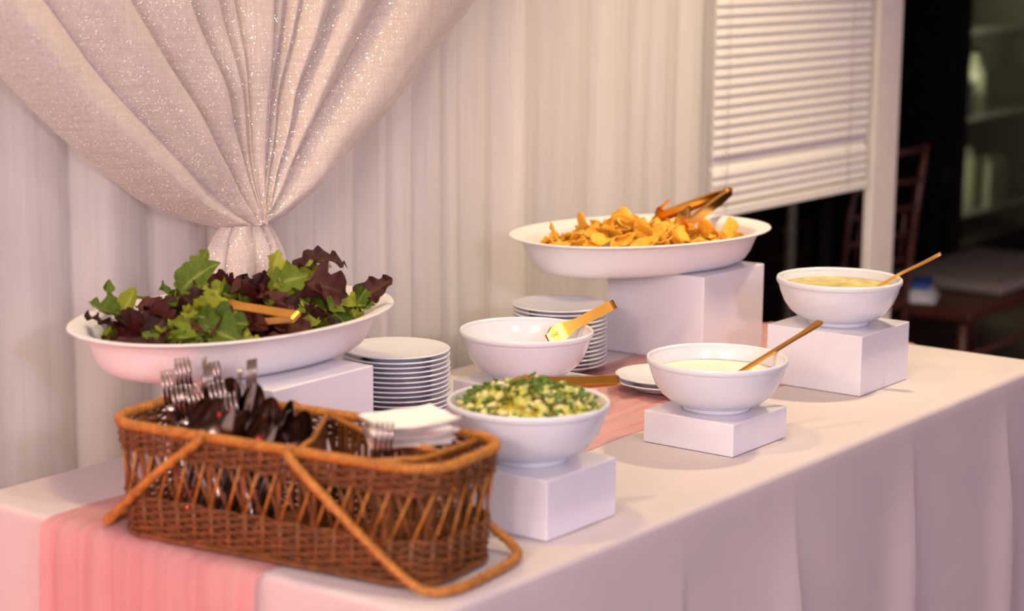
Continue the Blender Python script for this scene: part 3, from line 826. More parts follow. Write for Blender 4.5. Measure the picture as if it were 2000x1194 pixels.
ST = (0.359, 0.652, 0.1615, 0.008); CT = (1.442, 0.653, 0.1625, -0.300)
tray(*ST, 'oval white tray heaped with mixed salad leaves'); tray(*CT, 'oval white tray of yellow corn chips on the tall box')

# ================================================================== PLATES
pp = [(0.0, 0.004), (0.046, 0.004), (0.050, 0.0), (0.053, 0.0), (0.055, 0.0045), (0.068, 0.0085), (0.0835, 0.0125), (0.0850, 0.0138), (0.0845, 0.0152), (0.0825, 0.0153), (0.068, 0.0115), (0.054, 0.0075), (0.0, 0.007)]
plate_m = MB().lathe(pp, 72).mesh('plate', M['porcelain'])
ORD = ['topmost', 'second', 'third', 'fourth', 'fifth', 'sixth', 'seventh', 'eighth', 'ninth', 'tenth', 'eleventh', 'twelfth', 'thirteenth', 'fourteenth', 'fifteenth', 'sixteenth']
def stack(x, y, n, pitch, lab, group, seed, z0=0.001, toplab=None):
    rnd = random.Random(seed)
    for k in range(n):
        o = place('plate', plate_m, None, (x+rnd.uniform(-.0012, .0012), y+rnd.uniform(-.0012, .0012), TZ+z0+k*pitch))
        o.rotation_euler.z = rnd.uniform(0, 6)
        j = n-1-k
        tag(o, lab % ('topmost white plate' if j == 0 else 'bottom white plate' if j == n-1 else ORD[j] + ' white plate from the top'), 'plate', group)
stack(0.675, 0.612, 16, 0.00765, '%s of the tall stack beside the salad tray', 'plates in the front stack', 1, 0.001)
stack(1.188, 0.659, 15, 0.0074, '%s of the tall stack behind the middle bowl', 'plates in the rear stack', 2, 0.006)
stack(1.170, 0.425, 2, 0.009, '%s of the pair lying on the pink runner', 'pair of plates on the runner', 3, 0.007)

# ================================================================== GOLD UTENSILS
def spoon(name, tip, mid, end, bowl_r, mat, lab):
    # tip: end of handle; end: centre of spoon bowl
    e = empty(name, tip)
    P0, P1, P2 = Vector(tip), Vector(mid), Vector(end)
    pts = [p - P0 for p in catmull([P0, P0.lerp(P1, 0.4)+Vector((0, 0, -0.001)), P1, P2], 8)]
    d = (P2-P0).normalized(); side = d.cross(Vector((0, 0, 1))).normalized()
    n = len(pts)
    wd = [0.0085+0.0060*math.exp(-((i/(n-1)-0.12)/0.22)**2)*(0.5 if i == 0 else 1) for i in range(n)]
    MB().ribbon(pts, side, wd, 0.0040).build('handle', mat, e, True, auto=50)
    fm = frame(P2-P0, d, Vector((0, 0, 1)))
    b = MB()
    b.grid(20, 8, lambda u, v: fm @ Vector((0.024+0.027*v*math.cos(2*math.pi*u), bowl_r*v*math.sin(2*math.pi*u), -0.007*(1-v*v))), True)
    b.grid(20, 8, lambda u, v: fm @ Vector((0.024+0.027*v*math.cos(2*math.pi*u), bowl_r*v*math.sin(2*math.pi*u), -0.007*(1-v*v)-0.0012)), True)
    b.build('spoon_bowl', mat, e)
    return tag(e, lab, 'spoon', 'gold serving spoons')
spoon('serving_spoon', (1.104, 0.095, TZ+0.172), (1.030, 0.122, TZ+0.1405), (0.948, 0.150, TZ+0.108), 0.018, M['gold'], 'gold spoon resting in the bowl of cream dressing')
spoon('serving_spoon', (1.524, 0.087, TZ+0.232), (1.494, 0.147, TZ+0.194), (1.470, 0.190, TZ+0.163), 0.018, M['gold'], 'gold spoon resting in the far bowl of vinaigrette')

def tongs(lab, hinge, tip, zhint, length, spread, wid, head):
    # local: hinge at origin, arms along +X, spread along +-Y, blade width along Z
    e = empty('serving_tongs'); e.matrix_world = frame(hinge, Vector(tip)-Vector(hinge), zhint)
    for s in (-1, 1):
        pts = []; wds = []
        n = 26
        for i in range(n+1):
            t = i/n
            x = length*t*(0.80 if head == 'scallop' else 1.0)
            y = s*(0.0045 + (spread-0.0045)*math.sin(math.pi*0.5*min(1, t*1.1))**1.2) if head != 'scallop' else s*(0.006+(spread-0.006)*t)
            if head == 'flat': y *= (1-0.45*smoothstep(0.75, 1.0, t))
            pts.append((x, y, 0))
            wv = wid*(0.75+0.35*smoothstep(0.0, 0.25, t))
            if head == 'flat': wv = wid*(0.8 + 0.55*smoothstep(0.55, 0.8, t) - 0.75*smoothstep(0.86, 1.0, t))
            wds.append(wv)
        b = MB(); b.ribbon(pts, (0, 0, 1), wds, 0.0014)
        if head == 'scallop':   # folded edges of the channel shaped arm
            for zz in (-1, 1):
                b.ribbon([(p[0], p[1]-s*0.0035, zz*wd_*0.5) for p, wd_ in zip(pts, wds)], (0, 1, 0), 0.007, 0.0012)
        b.build('arm', M['gold'], e, True, auto=40)
        if head == 'scallop':
            x0 = length*0.80; y0 = s*spread
            def hd(u, v, s=s, x0=x0, y0=y0):
                a = -math.pi*0.62 + u*math.pi*1.24
                rr = 0.033*v*(1+0.10*math.cos(7*a)*(v > 0.8))
                xx = x0 - 0.004 + rr*math.cos(a)*1.25 + 0.004; zz = rr*math.sin(a)*0.95
                return (xx, y0 - s*(0.010*v*v), zz)
            hb = MB(); hb.grid(30, 7, hd); hb.grid(30, 7, lambda u, v: tuple(Vector(hd(u, v))+Vector((0, s*0.0014, 0))))
            hb.build('scalloped_head', M['gold'], e)
        elif head == 'flat':
            for k in range(3):   # punched eyelets near the tip
                px = length*(0.86+0.035*k); i = int(26*(0.86+0.035*k))
                ring = [(px+0.0022*math.cos(a), pts[i][1]+s*0.0012, 0.0022*math.sin(a)) for a in [2*math.pi*q/10 for q in range(10)]]
                MB().tube(ring, 0.0006, 5, True).build('eyelet', M['gold'], e)
    # bent end joining the two arms
    hy = 0.0045 if head != 'scallop' else 0.006
    arcp = [(-0.008*math.sin(a), hy*math.cos(a), 0) for a in [math.pi*k/10 for k in range(11)]]
    MB().ribbon(arcp, (0, 0, 1), wid*0.75, 0.0016).build('hinge_bend', M['gold'], e, True, auto=40)
    if head == 'scallop':
        MB().tube([(0.008, 0, -wid*0.55), (0.008, 0, wid*0.55)], 0.0045, 10).build('hinge_pin', M['gold'], e)
    return tag(e, lab, 'tongs', 'gold serving tongs')
view_left = Vector((0.6, -0.8, 0.0))
tongs('gold tongs leaning in the empty-looking middle bowl', (1.028, 0.445, TZ+0.167), (0.942, 0.500, TZ+0.123), (-0.14, 0.45, 0.84), 0.122, 0.008, 0.021, 'flat')
tongs('gold tongs lying on the chopped green salad in the front bowl', (0.553, 0.121, TZ+0.167), (0.420, 0.190, TZ+0.172), (0.15, 0.55, 0.8), 0.17, 0.013, 0.016, 'flat')
tongs('gold tongs lying among the salad leaves', (0.290, 0.478, TZ+0.252), (0.300, 0.640, TZ+0.236), (0.9, 0.1, 0.5), 0.17, 0.017, 0.020, 'flat')
tongs('gold scalloped tongs standing in the tray of chips', (1.704, 0.622, TZ+0.277), (1.470, 0.632, TZ+0.231), (-0.02, -0.18, 1.0), 0.236, 0.032, 0.018, 'scallop')

# ================================================================== SALAD
def leaf_mesh(kind, seed):
    rnd = random.Random(seed)
    nu, nv = 16, 7
    L_, W_ = 1.0, {'rocket': 0.26, 'lettuce': 0.40, 'frill': 0.36, 'oval': 0.30}[kind]
    bend = rnd.uniform(0.3, 1.3)*rnd.choice((-1, 1)); fold = rnd.uniform(0.2, 0.9); tw = rnd.uniform(-0.8, 0.8)
    def fn(u, v):
        s = 2*v-1
        wv = W_*(math.sin(math.pi*min(1, u**0.75))**0.8 if u < 1 else 0) + 0.012
        if kind == 'rocket': wv *= 0.55+0.75*abs(math.sin(u*9.0+0.4))
        if kind == 'lettuce': wv *= 0.85+0.25*math.sin(u*14+seed)
        if kind == 'frill': wv *= 0.85+0.28*math.sin(u*22+seed)
        if u < 0.16: wv = 0.02 + wv*smoothstep(0.05, 0.2, u)
        x = L_*u; y = s*wv
        z = fold*abs(y)*0.8
        fr = {'rocket': 0.03, 'lettuce': 0.07, 'frill': 0.11, 'oval': 0.02}[kind]
        z += fr*abs(s)**2*math.sin(u*25+s*2+seed)
        z += 0.05*noise.noise(Vector((u*5, s*3, seed)))
        a = tw*(u-0.5); y, z = y*math.cos(a)-z*math.sin(a), y*math.sin(a)+z*math.cos(a)
        ang = bend*(u-0.3); return (x*math.cos(ang*0.5)-0.5, y, z + bend*0.5*(u-0.4)**2 + 0.0)
    b = MB().grid(nu, nv, fn)
    return b, (lambda vi: ((vi//nv)/(nu-1), (vi % nv)/(nv-1)))
LEAF = {}
for col in ('leaf_green', 'leaf_light', 'leaf_red'):
    LEAF[col] = []
    kinds = {'leaf_green': ('rocket', 'rocket', 'oval', 'lettuce', 'oval'), 'leaf_light': ('frill', 'oval', 'rocket', 'lettuce'), 'leaf_red': ('frill', 'lettuce', 'frill', 'oval', 'lettuce')}[col]
    for i, kd in enumerate(kinds):
        b, uvf = leaf_mesh(kd, i*7+len(col))
        LEAF[col].append(b.mesh('salad_leaf', M[col], True, uvf))
def whereabouts(x, y, base):
    dx, dy = x-base[0], y-base[1]
    a = dx*0.595 - dy*0.804; b = dx*0.804 + dy*0.595
    lr = 'left end' if a < -0.11 else 'right end' if a > 0.11 else 'middle'
    fb_ = 'front' if b < -0.045 else 'back' if b > 0.045 else ''
    return ('%s %s' % (fb_, lr)).strip()
LAB = {'leaf_green': ('green lobed leaf in the salad tray', 'green leaves of the salad'),
       'leaf_light': ('pale yellow-green leaf in the salad tray', 'pale leaves of the salad'),
       'leaf_red': ('dark red lettuce leaf in the salad tray', 'dark red leaves of the salad')}
NAMES = {'leaf_green': 'green_salad_leaf', 'leaf_light': 'pale_salad_leaf', 'leaf_red': 'red_salad_leaf'}
def inner_ok(pts, base, rz, floor_z=0.0055):
    # do these world points stay inside the tray's cavity?
    c, s_ = math.cos(-rz), math.sin(-rz)
    for p in pts:
        z = p.z - base[2]
        if z > 0.068: continue
        if z < floor_z: return False
        for (d0, z0), (d1, z1) in zip(inner[:-1], inner[1:]):
            if z0 >= z >= z1: d = d0 + (d1-d0)*(z0-z)/max(1e-6, z0-z1); break
        else: d = 0.022
        x, y = p.x-base[0], p.y-base[1]; x, y = x*c-y*s_, x*s_+y*c
        if abs(x/(TA-d-0.002))**2.114 + abs(y/(TB-d-0.002))**2.114 > 1: return False
    return True
def settle(o, base, rz):
    # shrink or lift the piece until it lies within the tray
    for k in range(14):
        bpy_m = Matrix.LocRotScale(o.location, o.rotation_euler, o.scale)
        if inner_ok([bpy_m @ v.co for v in o.data.vertices], base, rz): return
        c = Vector((base[0], base[1], o.location.z)); o.location = o.location.lerp(c, 0.05); o.location.z += 0.0022
def put_leaf(col, i, loc, rot, sc):
    o = place(NAMES[col], LEAF[col][i % len(LEAF[col])], None, loc)
    o.rotation_euler = rot; o.scale = (sc, sc, sc)
    tag(o, LAB[col][0] + ', at the ' + whereabouts(loc[0], loc[1], ST), 'salad leaf', LAB[col][1])
    return o
rnd = random.Random(42)
cnt = 0
tries = 0
while cnt < 270 and tries < 5000:
    tries += 1
    a = rnd.uniform(0, 2*math.pi); r = math.sqrt(rnd.random())
    lx, ly = 0.232*r*math.cos(a), 0.142*r*math.sin(a)
    hz = 0.032 + 0.058*(1-r**2.4) + 0.010*noise.noise(Vector((lx*12, ly*12, 5)))
    if cnt < 80: z = rnd.uniform(0.022, max(0.03, hz*0.7))
    else: z = hz + rnd.uniform(-0.012, 0.012)
    if r > 0.75: z = max(z, 0.036)
    cl = noise.noise(Vector((lx*14+3, ly*14, 1.7))) + rnd.uniform(-0.45, 0.45)
    col = 'leaf_red' if cl > -0.04 else ('leaf_light' if rnd.random() < 0.45 else 'leaf_green')
    sc = rnd.uniform(0.042, 0.072)*(0.8 if r > 0.8 else 1)
    tilt = 0.9 if cnt < 150 else 1.2
    lf = put_leaf(col, rnd.randrange(9), (ST[0]+lx, ST[1]+ly, TZ+ST[2]+z), (rnd.uniform(-tilt, tilt), rnd.uniform(-tilt*0.7, tilt*0.7), rnd.uniform(0, 6.28)), sc)
    settle(lf, (ST[0], ST[1], TZ+ST[2]), ST[3])
    cnt += 1
# the leaves that stand out of the heap
for (col, i, dx, dy, dz, rx, ry, rz, sc) in (
    ('leaf_green', 2, -0.05, 0.03, 0.122, 0.9, -0.75, -0.9, 0.085), ('leaf_green', 0, -0.035, 0.035, 0.140, 1.2, -1.0, -0.7, 0.05),
    ('leaf_green', 0, -0.125, 0.135, 0.088, 0.8, -0.9, 1.2, 0.060), ('leaf_green', 1, -0.145, 0.12, 0.075, 1.0, -0.3, 2.4, 0.055),
    ('leaf_light', 1, -0.10, 0.115, 0.085, 1.0, -1.0, -0.6, 0.045),
    ('leaf_red', 0, -0.200, 0.085, 0.060, 0.4, -0.2, 2.0, 0.075), ('leaf_red', 1, -0.20, 0.03, 0.055, 0.5, 0.1, 2.6, 0.075),
    ('leaf_light', 3, 0.05, -0.03, 0.132, 1.0, -1.0, 0.2, 0.05), ('leaf_red', 2, 0.13, -0.04, 0.130, 0.3, -0.35, -0.9, 0.095),
    ('leaf_red', 4, 0.10, -0.09, 0.098, 1.1, 0.3, -0.5, 0.075), ('leaf_light', 0, 0.115, -0.05, 0.112, 0.8, -0.3, -0.9, 0.06),
    ('leaf_green', 3, 0.055, -0.055, 0.112, 0.9, -0.2, -0.4, 0.065), ('leaf_red', 0, 0.185, -0.115, 0.082, 0.7, -0.5, -0.8, 0.075),
    ('leaf_green', 1, 0.150, -0.105, 0.076, 0.9, -0.3, 0.5, 0.060), ('leaf_light', 2, 0.17, -0.125, 0.066, 0.4, 0.1, -0.3, 0.06),
    ('leaf_green', 3, -0.13, -0.095, 0.066, 0.9, 0.3, -1.2, 0.075), ('leaf_green', 0, -0.115, -0.085, 0.080, 1.2, 0.2, -0.8, 0.08),
    ('leaf_light', 1, -0.165, -0.055, 0.060, 0.5, 0.1, -1.4, 0.06), ('leaf_light', 2, -0.10, -0.115, 0.058, 0.3, 0.0, -0.8, 0.06)):
    settle(put_leaf(col, i, (ST[0]+dx, ST[1]+dy, TZ+ST[2]+dz), (rx, ry, rz), sc), (ST[0], ST[1], TZ+ST[2]), ST[3])

# ================================================================== CHIPS
def chip_mesh(seed):
    rnd = random.Random(seed)
    n = 24; b = MB()
    kind = seed % 3
    cx_, cy_ = rnd.uniform(4, 14), rnd.uniform(-9, 9); tw = rnd.uniform(-14, 14)
    def shape(a):
        if kind == 0:    # triangle with soft corners
            k = 3; q = (a % (2*math.pi/k)) - math.pi/k; rr = 0.55/math.cos(q); rr = min(rr, 0.93)
        elif kind == 1:  # folded strip
            rr = 1/max(abs(math.cos(a)), abs(math.sin(a))/0.55); rr = min(rr, 1.05)*0.85
        else:
            rr = 0.80+0.10*math.sin(2*a+seed)+0.06*math.sin(5*a)
        return rr*0.034
    def zf(x, y): return cx_*x*x*0.9 + cy_*y*y*0.7 + tw*x*y + 0.004*noise.noise(Vector((x*60, y*60, seed)))
    vs = []; rs = [0.35, 0.7, 1.0]
    for s in (1, -1):
        vs.append((0, 0, s*0.0008))
        for r_ in rs:
            for k in range(n):
                a = 2*math.pi*k/n; rr = shape(a)*r_*(1+0.04*rnd.uniform(-1, 1)*(r_ == 1))
                x, y = rr*math.cos(a), rr*math.sin(a); vs.append((x, y, zf(x, y)+s*0.0008))
    fs = []; o2 = 1+3*n
    for base, fl in ((0, False), (o2, True)):
        for k in range(n):
            f = (base, base+1+k, base+1+(k+1) % n); fs.append(tuple(reversed(f)) if fl else f)
            for i in range(2):
                f = (base+1+i*n+k, base+1+(i+1)*n+k, base+1+(i+1)*n+(k+1) % n, base+1+i*n+(k+1) % n); fs.append(tuple(reversed(f)) if fl else f)
    for k in range(n): fs.append((1+2*n+k, o2+1+2*n+k, o2+1+2*n+(k+1) % n, 1+2*n+(k+1) % n))
    return b.add(vs, fs).mesh('corn_chip', M['chip'])
CH = [chip_mesh(i) for i in range(9)]
rnd = random.Random(17)
ca, sa = math.cos(CT[3]), math.sin(CT[3])
for k in range(190):
    a = rnd.uniform(0, 2*math.pi); r = math.sqrt(rnd.random())
    lx, ly = 0.222*r*math.cos(a)-0.010, 0.124*r*math.sin(a)
    hz = 0.024 + 0.046*(1-r**2) + 0.012*noise.noise(Vector((lx*13, ly*13, 9)))
    if lx > 0.06: hz -= 0.008
    z = rnd.uniform(0.016, hz*0.8) if k < 60 else hz
    if r > 0.8: z = max(z, 0.032)
    o = place('corn_chip', CH[rnd.randrange(9)], None, (CT[0]+lx*ca-ly*sa, CT[1]+lx*sa+ly*ca, TZ+CT[2]+z+0.006))
    t = 0.8; sc = rnd.uniform(0.62, 0.95)
    o.rotation_euler = (rnd.uniform(-t, t), rnd.uniform(-t, t), rnd.uniform(0, 6.28)); o.scale = (sc, sc, sc)
    settle(o, (CT[0], CT[1], TZ+CT[2]), CT[3])
    tag(o, 'curled yellow corn chip in the oval tray, at the ' + whereabouts(o.location.x, o.location.y, CT), 'chip', 'corn chips in the tray')
for (lx, ly, dz, rx, ry, rz, sc, i) in ((-0.105, 0.055, 0.083, 1.3, 0.3, 0.8, 1.0, 1), (-0.19, 0.02, 0.068, 1.0, 0.6, 0.4, 1.0, 4), (-0.03, 0.02, 0.078, 1.1, -0.4, 1.9, 0.9, 2), (0.17, -0.055, 0.060, 1.0, -0.5, 0.2, 0.9, 4), (0.10, -0.06, 0.068, 1.0, 0.5, 0.9, 0.95, 1)):
    o = place('corn_chip', CH[i], None, (CT[0]+lx*ca-ly*sa, CT[1]+lx*sa+ly*ca, TZ+CT[2]+dz)); o.rotation_euler = (rx, ry, rz); o.scale = (sc, sc, sc)
    settle(o, (CT[0], CT[1], TZ+CT[2]), CT[3])
    tag(o, 'curled yellow corn chip in the oval tray, at the ' + whereabouts(o.location.x, o.location.y, CT), 'chip', 'corn chips in the tray')

# ================================================================== CHOPPED SALAD (front bowl)
def dice_mesh(seed):
    rnd = random.Random(seed)
    import bmesh
    bm = bmesh.new(); bmesh.ops.create_cube(bm, size=1.0)
    bmesh.ops.bevel(bm, geom=bm.edges[:], offset=0.18, segments=1, affect='EDGES')
    for v in bm.verts: v.co *= 1+rnd.uniform(-0.16, 0.16)
    me = bpy.data.meshes.new('diced_piece'); bm.to_mesh(me); bm.free(); me.materials.append(M['dice'])
    me.polygons.foreach_set('use_smooth', [True]*len(me.polygons))
    return me
DM = [dice_mesh(i) for i in range(6)]
fx, fy, fz = BOWLS['front']
rnd = random.Random(8)
def heap(lx, ly):
    r = math.hypot(lx, ly)/0.095
    return 0.070 + 0.030*(1-r**2.2) + 0.012*noise.noise(Vector((lx*25, ly*25, 2)))*(1-r)
for k in range(250):
    a = rnd.uniform(0, 2*math.pi); r = 0.094*math.sqrt(rnd.random())
    lx, ly = r*math.cos(a), r*math.sin(a)
    z = heap(lx, ly) - (0 if k > 90 else 0.008) + rnd.uniform(-0.003, 0.003)
    o = place('diced_vegetable', DM[rnd.randrange(6)], None, (fx+lx, fy+ly, TZ+fz+z)); s = rnd.uniform(0.009, 0.014)
    o.scale = (s, s*rnd.uniform(.8, 1.1), s*rnd.uniform(.6, .9)); o.rotation_euler = (rnd.uniform(-.6, .6), rnd.uniform(-.6, .6), rnd.uniform(0, 6))
    tag(o, 'pale green diced piece in the front bowl, at the ' + whereabouts(fx+lx*2.6, fy+ly*1.6, (fx, fy)), 'diced vegetable', 'diced pieces of the chopped salad')
hb = MB()
for k in range(420):
    a = rnd.uniform(0, 2*math.pi); r = 0.094*math.sqrt(rnd.random()); lx, ly = r*math.cos(a), r*math.sin(a)
    if noise.noise(Vector((lx*28, ly*28, 8))) + rnd.uniform(-.5, .5) < 0.02: continue
    z = heap(lx, ly) + 0.0055 + rnd.uniform(-0.002, 0.003); s = rnd.uniform(0.0035, 0.0070)
    q = Matrix.Translation((lx, ly, z)) @ Matrix.Rotation(rnd.uniform(0, 6.28), 4, 'Z') @ Matrix.Rotation(rnd.uniform(-0.9, 0.9), 4, 'X')
    pts = [(-s, -s*.6, 0), (0, -s*.8, s*.3), (s, -s*.4, 0), (s*.8, s*.5, s*.2), (0, s*.8, -s*.1), (-s*.8, s*.5, s*.2)]
    top = [q @ Vector(p) for p in pts]; bot = [q @ (Vector(p)-Vector((0, 0, 0.0008))) for p in pts]
    hb.add(top+bot, [(0,1,2,3,4,5), (11,10,9,8,7,6)] + [(i, i+6, (i+1) % 6+6, (i+1) % 6) for i in range(6)])
ho = hb.build('chopped_herbs', M['herb']); ho.location = (fx, fy, TZ+fz)
tag(ho, 'dark green chopped herbs scattered through the salad of the front bowl', 'herbs', kind='stuff')
# bed of the chopped salad beneath the loose pieces
bed = MB().lathe([(0.0, 0.090), (0.04, 0.086), (0.07, 0.078), (0.092, 0.064), (0.096, 0.056), (0.085, 0.034)], 40)
bo = bed.build('chopped_salad', M['soup']); bo.location = (fx, fy, TZ+fz); tag(bo, 'moist yellow-green mass of chopped salad under the diced pieces', 'salad', kind='stuff')

# ================================================================== WICKER BASKET
BC = Vector((0.118, 0.304)); BL = Vector((0.122, -0.9925)); BW = Vector((0.9925, 0.122)); BH = 0.147
bk = empty('cutlery_basket', (BC.x, BC.y, TZ+0.004)); tag(bk, 'brown woven wicker cutlery basket with two folded-down handles', 'basket')
def bpt(u, v, z): q = BL*u + BW*v; return Vector((q.x, q.y, z))
def per_pt(t, z, off=0.0):
    k = 0.945 + 0.055*(z/BH)
    a, b_, rc_ = 0.2515*k+off, 0.0935*k+off, 0.058*k+off
    straight = [2*(a-rc_), 2*(b_-rc_)]; ar = math.pi/2*rc_
    tot = 2*sum(straight)+4*ar; s = (t % 1.0)*tot
    segs = [('l', (-(a-rc_), -b_), (1, 0), straight[0]), ('a', (a-rc_, -(b_-rc_)), -90, ar), ('l', (a, -(b_-rc_)), (0, 1), straight[1]), ('a', (a-rc_, b_-rc_), 0, ar),
            ('l', (a-rc_, b_), (-1, 0), straight[0]), ('a', (-(a-rc_), b_-rc_), 90, ar), ('l', (-a, b_-rc_), (0, -1), straight[1]), ('a', (-(a-rc_), -(b_-rc_)), 180, ar)]
    for sg in segs:
        if s <= sg[3] + 1e-9:
            if sg[0] == 'l': u, v = sg[1][0]+sg[2][0]*s, sg[1][1]+sg[2][1]*s; nu_, nv_ = sg[2][1], -sg[2][0]
            else:
                an = R(sg[2]) + s/rc_; u, v = sg[1][0]+rc_*math.cos(an), sg[1][1]+rc_*math.sin(an); nu_, nv_ = math.cos(an), math.sin(an)
            return bpt(u, v, z), bpt(nu_, nv_, 0)
        s -= sg[3]
    return bpt(-(a-rc_), -b_, z), bpt(0, -1, 0)
NST = 46
Z1, Z2 = 0.057, 0.114
def weaver(z, row):
    pts = []; n = NST*6
    for i in range(n):
        t = i/n; p, nn = per_pt(t, z)
        o = 0.0036*math.cos(math.pi*NST*t + math.pi*row)
        pts.append(p + nn*o + Vector((0, 0, 0.0006*math.sin(t*70+row))))
    MB().tube(pts, 0.0021, 6, True).build('weaver', M['wicker'], bk)
z = 0.004; row = 0
while z < Z1: weaver(z, row); z += 0.0049; row += 1
z = Z2
while z < BH-0.004: weaver(z, row); z += 0.0047; row += 1
for i in range(NST):
    t = (i)/NST
    p0, _ = per_pt(t, 0.0); p1, _ = per_pt(t, Z1+0.001)
    MB().tube([p0, p1], 0.0036, 6).build('stake', M['stake'], bk)
    q0, _ = per_pt(t, Z2-0.001); q1, _ = per_pt(t, BH)
    MB().tube([q0, q1], 0.0036, 6).build('stake', M['stake'], bk)
    for d in (-1, 1):
        a0, n0 = per_pt(t, Z1-0.004); a1, n1 = per_pt(t+d*0.9/NST, Z2+0.004)
        MB().tube([a0+n0*0.001*d, a1+n1*0.001*d], 0.0019, 5).build('lattice_cane', M['cane'] if d > 0 else M['stake'], bk)
    if i % 2 == 0:
        a0, _ = per_pt(t, Z1-0.004, -0.006); a1, _ = per_pt(t, BH-0.004, -0.004)
        MB().ribbon([a0, a1], per_pt(t+0.001, 0)[0]-per_pt(t, 0)[0], 0.0075, 0.002).build('inner_slat', M['stake'], bk, False)
rimpts = [per_pt(i/220, BH)[0] for i in range(220)]
MB().tube(rimpts, 0.0062, 10, True).build('rim', M['cane'], bk)
for ph in (0, 1):     # two strands wrapped round the rim
    pts = []
    n = 900
    for i in range(n):
        t = i/n; p, nn = per_pt(t, BH); a = 2*math.pi*(80*t + ph*0.5)
        pts.append(p + nn*0.0058*math.cos(a) + Vector((0, 0, 0.0058*math.sin(a))))
    MB().tube(pts, 0.0017, 5, True).build('rim_binding', M['cane'], bk)
foot = [per_pt(i/220, 0.003, 0.003)[0] for i in range(220)]
MB().tube(foot, 0.0040, 8, True).build('foot_rim', M['wicker'], bk)
bb = MB(); ring = [per_pt(i/120, 0.004)[0] for i in range(120)]
bb.add(ring+[p+Vector((0, 0, 0.004)) for p in ring], [tuple(reversed(range(120))), tuple(range(120, 240))] + [(i, (i+1) % 120, (i+1) % 120+120, i+120) for i in range(120)])
bb.build('base', M['wicker'], bk, False)
# inner dividers
def divider(p, q, n):
    d = MB().tube([bpt(p[0], p[1], BH-0.001), bpt((p[0]+q[0])/2, (p[1]+q[1])/2, BH-0.010), bpt(q[0], q[1], BH-0.001)], 0.0042, 8).build('divider_rail', M['cane'], bk)
    for i in range(1, n):
        t = i/n; u, v = p[0]+(q[0]-p[0])*t, p[1]+(q[1]-p[1])*t
        dv = bpt(q[0]-p[0], q[1]-p[1], 0)
        MB().ribbon([bpt(u, v, 0.006), bpt(u, v, BH-0.004)], dv, 0.008, 0.0025).build('divider_slat', M['stake'], bk, False)
    for zz in (BH-0.012, BH-0.018, 0.05, 0.056):
        MB().tube([bpt(p[0], p[1], zz), bpt(q[0], q[1], zz)], 0.002, 5).build('divider_weaver', M['wicker'], bk)
divider((-0.025, 0.090), (0.054, -0.091), 14); divider((-0.025, 0.090), (0.190, 0.008), 16); divider((0.153, -0.088), (0.212, 0.072), 13)
# handles, folded down outside the basket
def handle(pts, lab):
    c = catmull(pts, 12)
    h = MB().tube(c, 0.0058, 10).build('handle', M['cane'], bk)
    bd = MB(); n = len(c)*5; tot = 46
    pp_ = []
    for i in range(n):
        f = i/(n-1)*(len(c)-1); j = min(int(f), len(c)-2); p = c[j].lerp(c[j+1], f-j); t = (c[j+1]-c[j]).normalized()
        a = t.orthogonal().normalized(); hp = Vector((0, 0, 1)); a = (hp-t*hp.dot(t)); a = a.normalized() if a.length > 1e-3 else t.orthogonal().normalized(); b_ = t.cross(a)
        an = 2*math.pi*tot*i/n; pp_.append(p + 0.0056*(math.cos(an)*a + math.sin(an)*b_))
    bd.tube(pp_, 0.0014, 5).build('handle_binding', M['cane'], h)
handle([bpt(-0.088, -0.094, BH+0.004), bpt(-0.090, -0.104, BH-0.006), bpt(-0.165, -0.106, 0.083), bpt(-0.232, -0.094, 0.026), bpt(-0.262, -0.072, 0.0075), bpt(-0.272, -0.04, 0.005),
        bpt(-0.272, 0.04, 0.005), bpt(-0.262, 0.072, 0.0075), bpt(-0.232, 0.094, 0.026), bpt(-0.165, 0.106, 0.083), bpt(-0.090, 0.104, BH-0.006), bpt(-0.088, 0.094, BH+0.004)], '')
handle([bpt(0.052, -0.094, BH+0.004), bpt(0.054, -0.105, BH-0.006), bpt(0.150, -0.108, 0.068), bpt(0.220, -0.106, 0.018), bpt(0.250, -0.100, 0.005), bpt(0.272, -0.07, 0.004), bpt(0.276, 0.0, 0.004),
        bpt(0.272, 0.07, 0.005), bpt(0.250, 0.100, 0.010), bpt(0.215, 0.106, 0.028), bpt(0.150, 0.108, 0.072), bpt(0.054, 0.105, BH-0.006), bpt(0.052, 0.094, BH+0.004)], '')

# ------------------------------------------------------------------ cutlery in the basket
def fork_parts():
    hp = [(0, 0, 0), (0.02, 0, 0.0005), (0.06, 0, 0.002), (0.10, 0, 0.004), (0.125, 0, 0.003)]
    h = MB().ribbon(hp, (0, 1, 0), [0.010, 0.013, 0.010, 0.006, 0.006], 0.0026).mesh('handle', M['steel'])
    b = MB().ribbon([(0.123, 0, 0.003), (0.132, 0, 0.001), (0.142, 0, 0.0), (0.155, 0, 0.001)], (0, 1, 0), [0.006, 0.012, 0.021, 0.0235], 0.0020)
    for k in range(4):
        y = (k-1.5)*0.0063
        b.ribbon([(0.153, y, 0.001), (0.175, y, 0.004), (0.198, y*0.96, 0.009)], (0, 1, 0), [0.0046, 0.0042, 0.0026], 0.0022)
    return h, b.mesh('head', M['steel'])
def spoon_parts():
    hp = [(0, 0, 0), (0.02, 0, 0.0005), (0.06, 0, 0.002), (0.10, 0, 0.004), (0.135, 0, 0.002)]
    h = MB().ribbon(hp, (0, 1, 0), [0.010, 0.013, 0.010, 0.006, 0.007], 0.0026).mesh('handle', M['steel'])
    b = MB()
    def sp(u, v, dz=0):
        a = 2*math.pi*u; wv = 0.0195*(1-0.22*math.cos(a))
        return (0.160+0.030*v*math.cos(a), wv*v*math.sin(a), -0.009*(1-v*v)+0.002+dz)
    b.grid(24, 7, sp, True); b.grid(24, 7, lambda u, v: sp(u, v, -0.0014), True)
    return h, b.mesh('head', M['steel'])
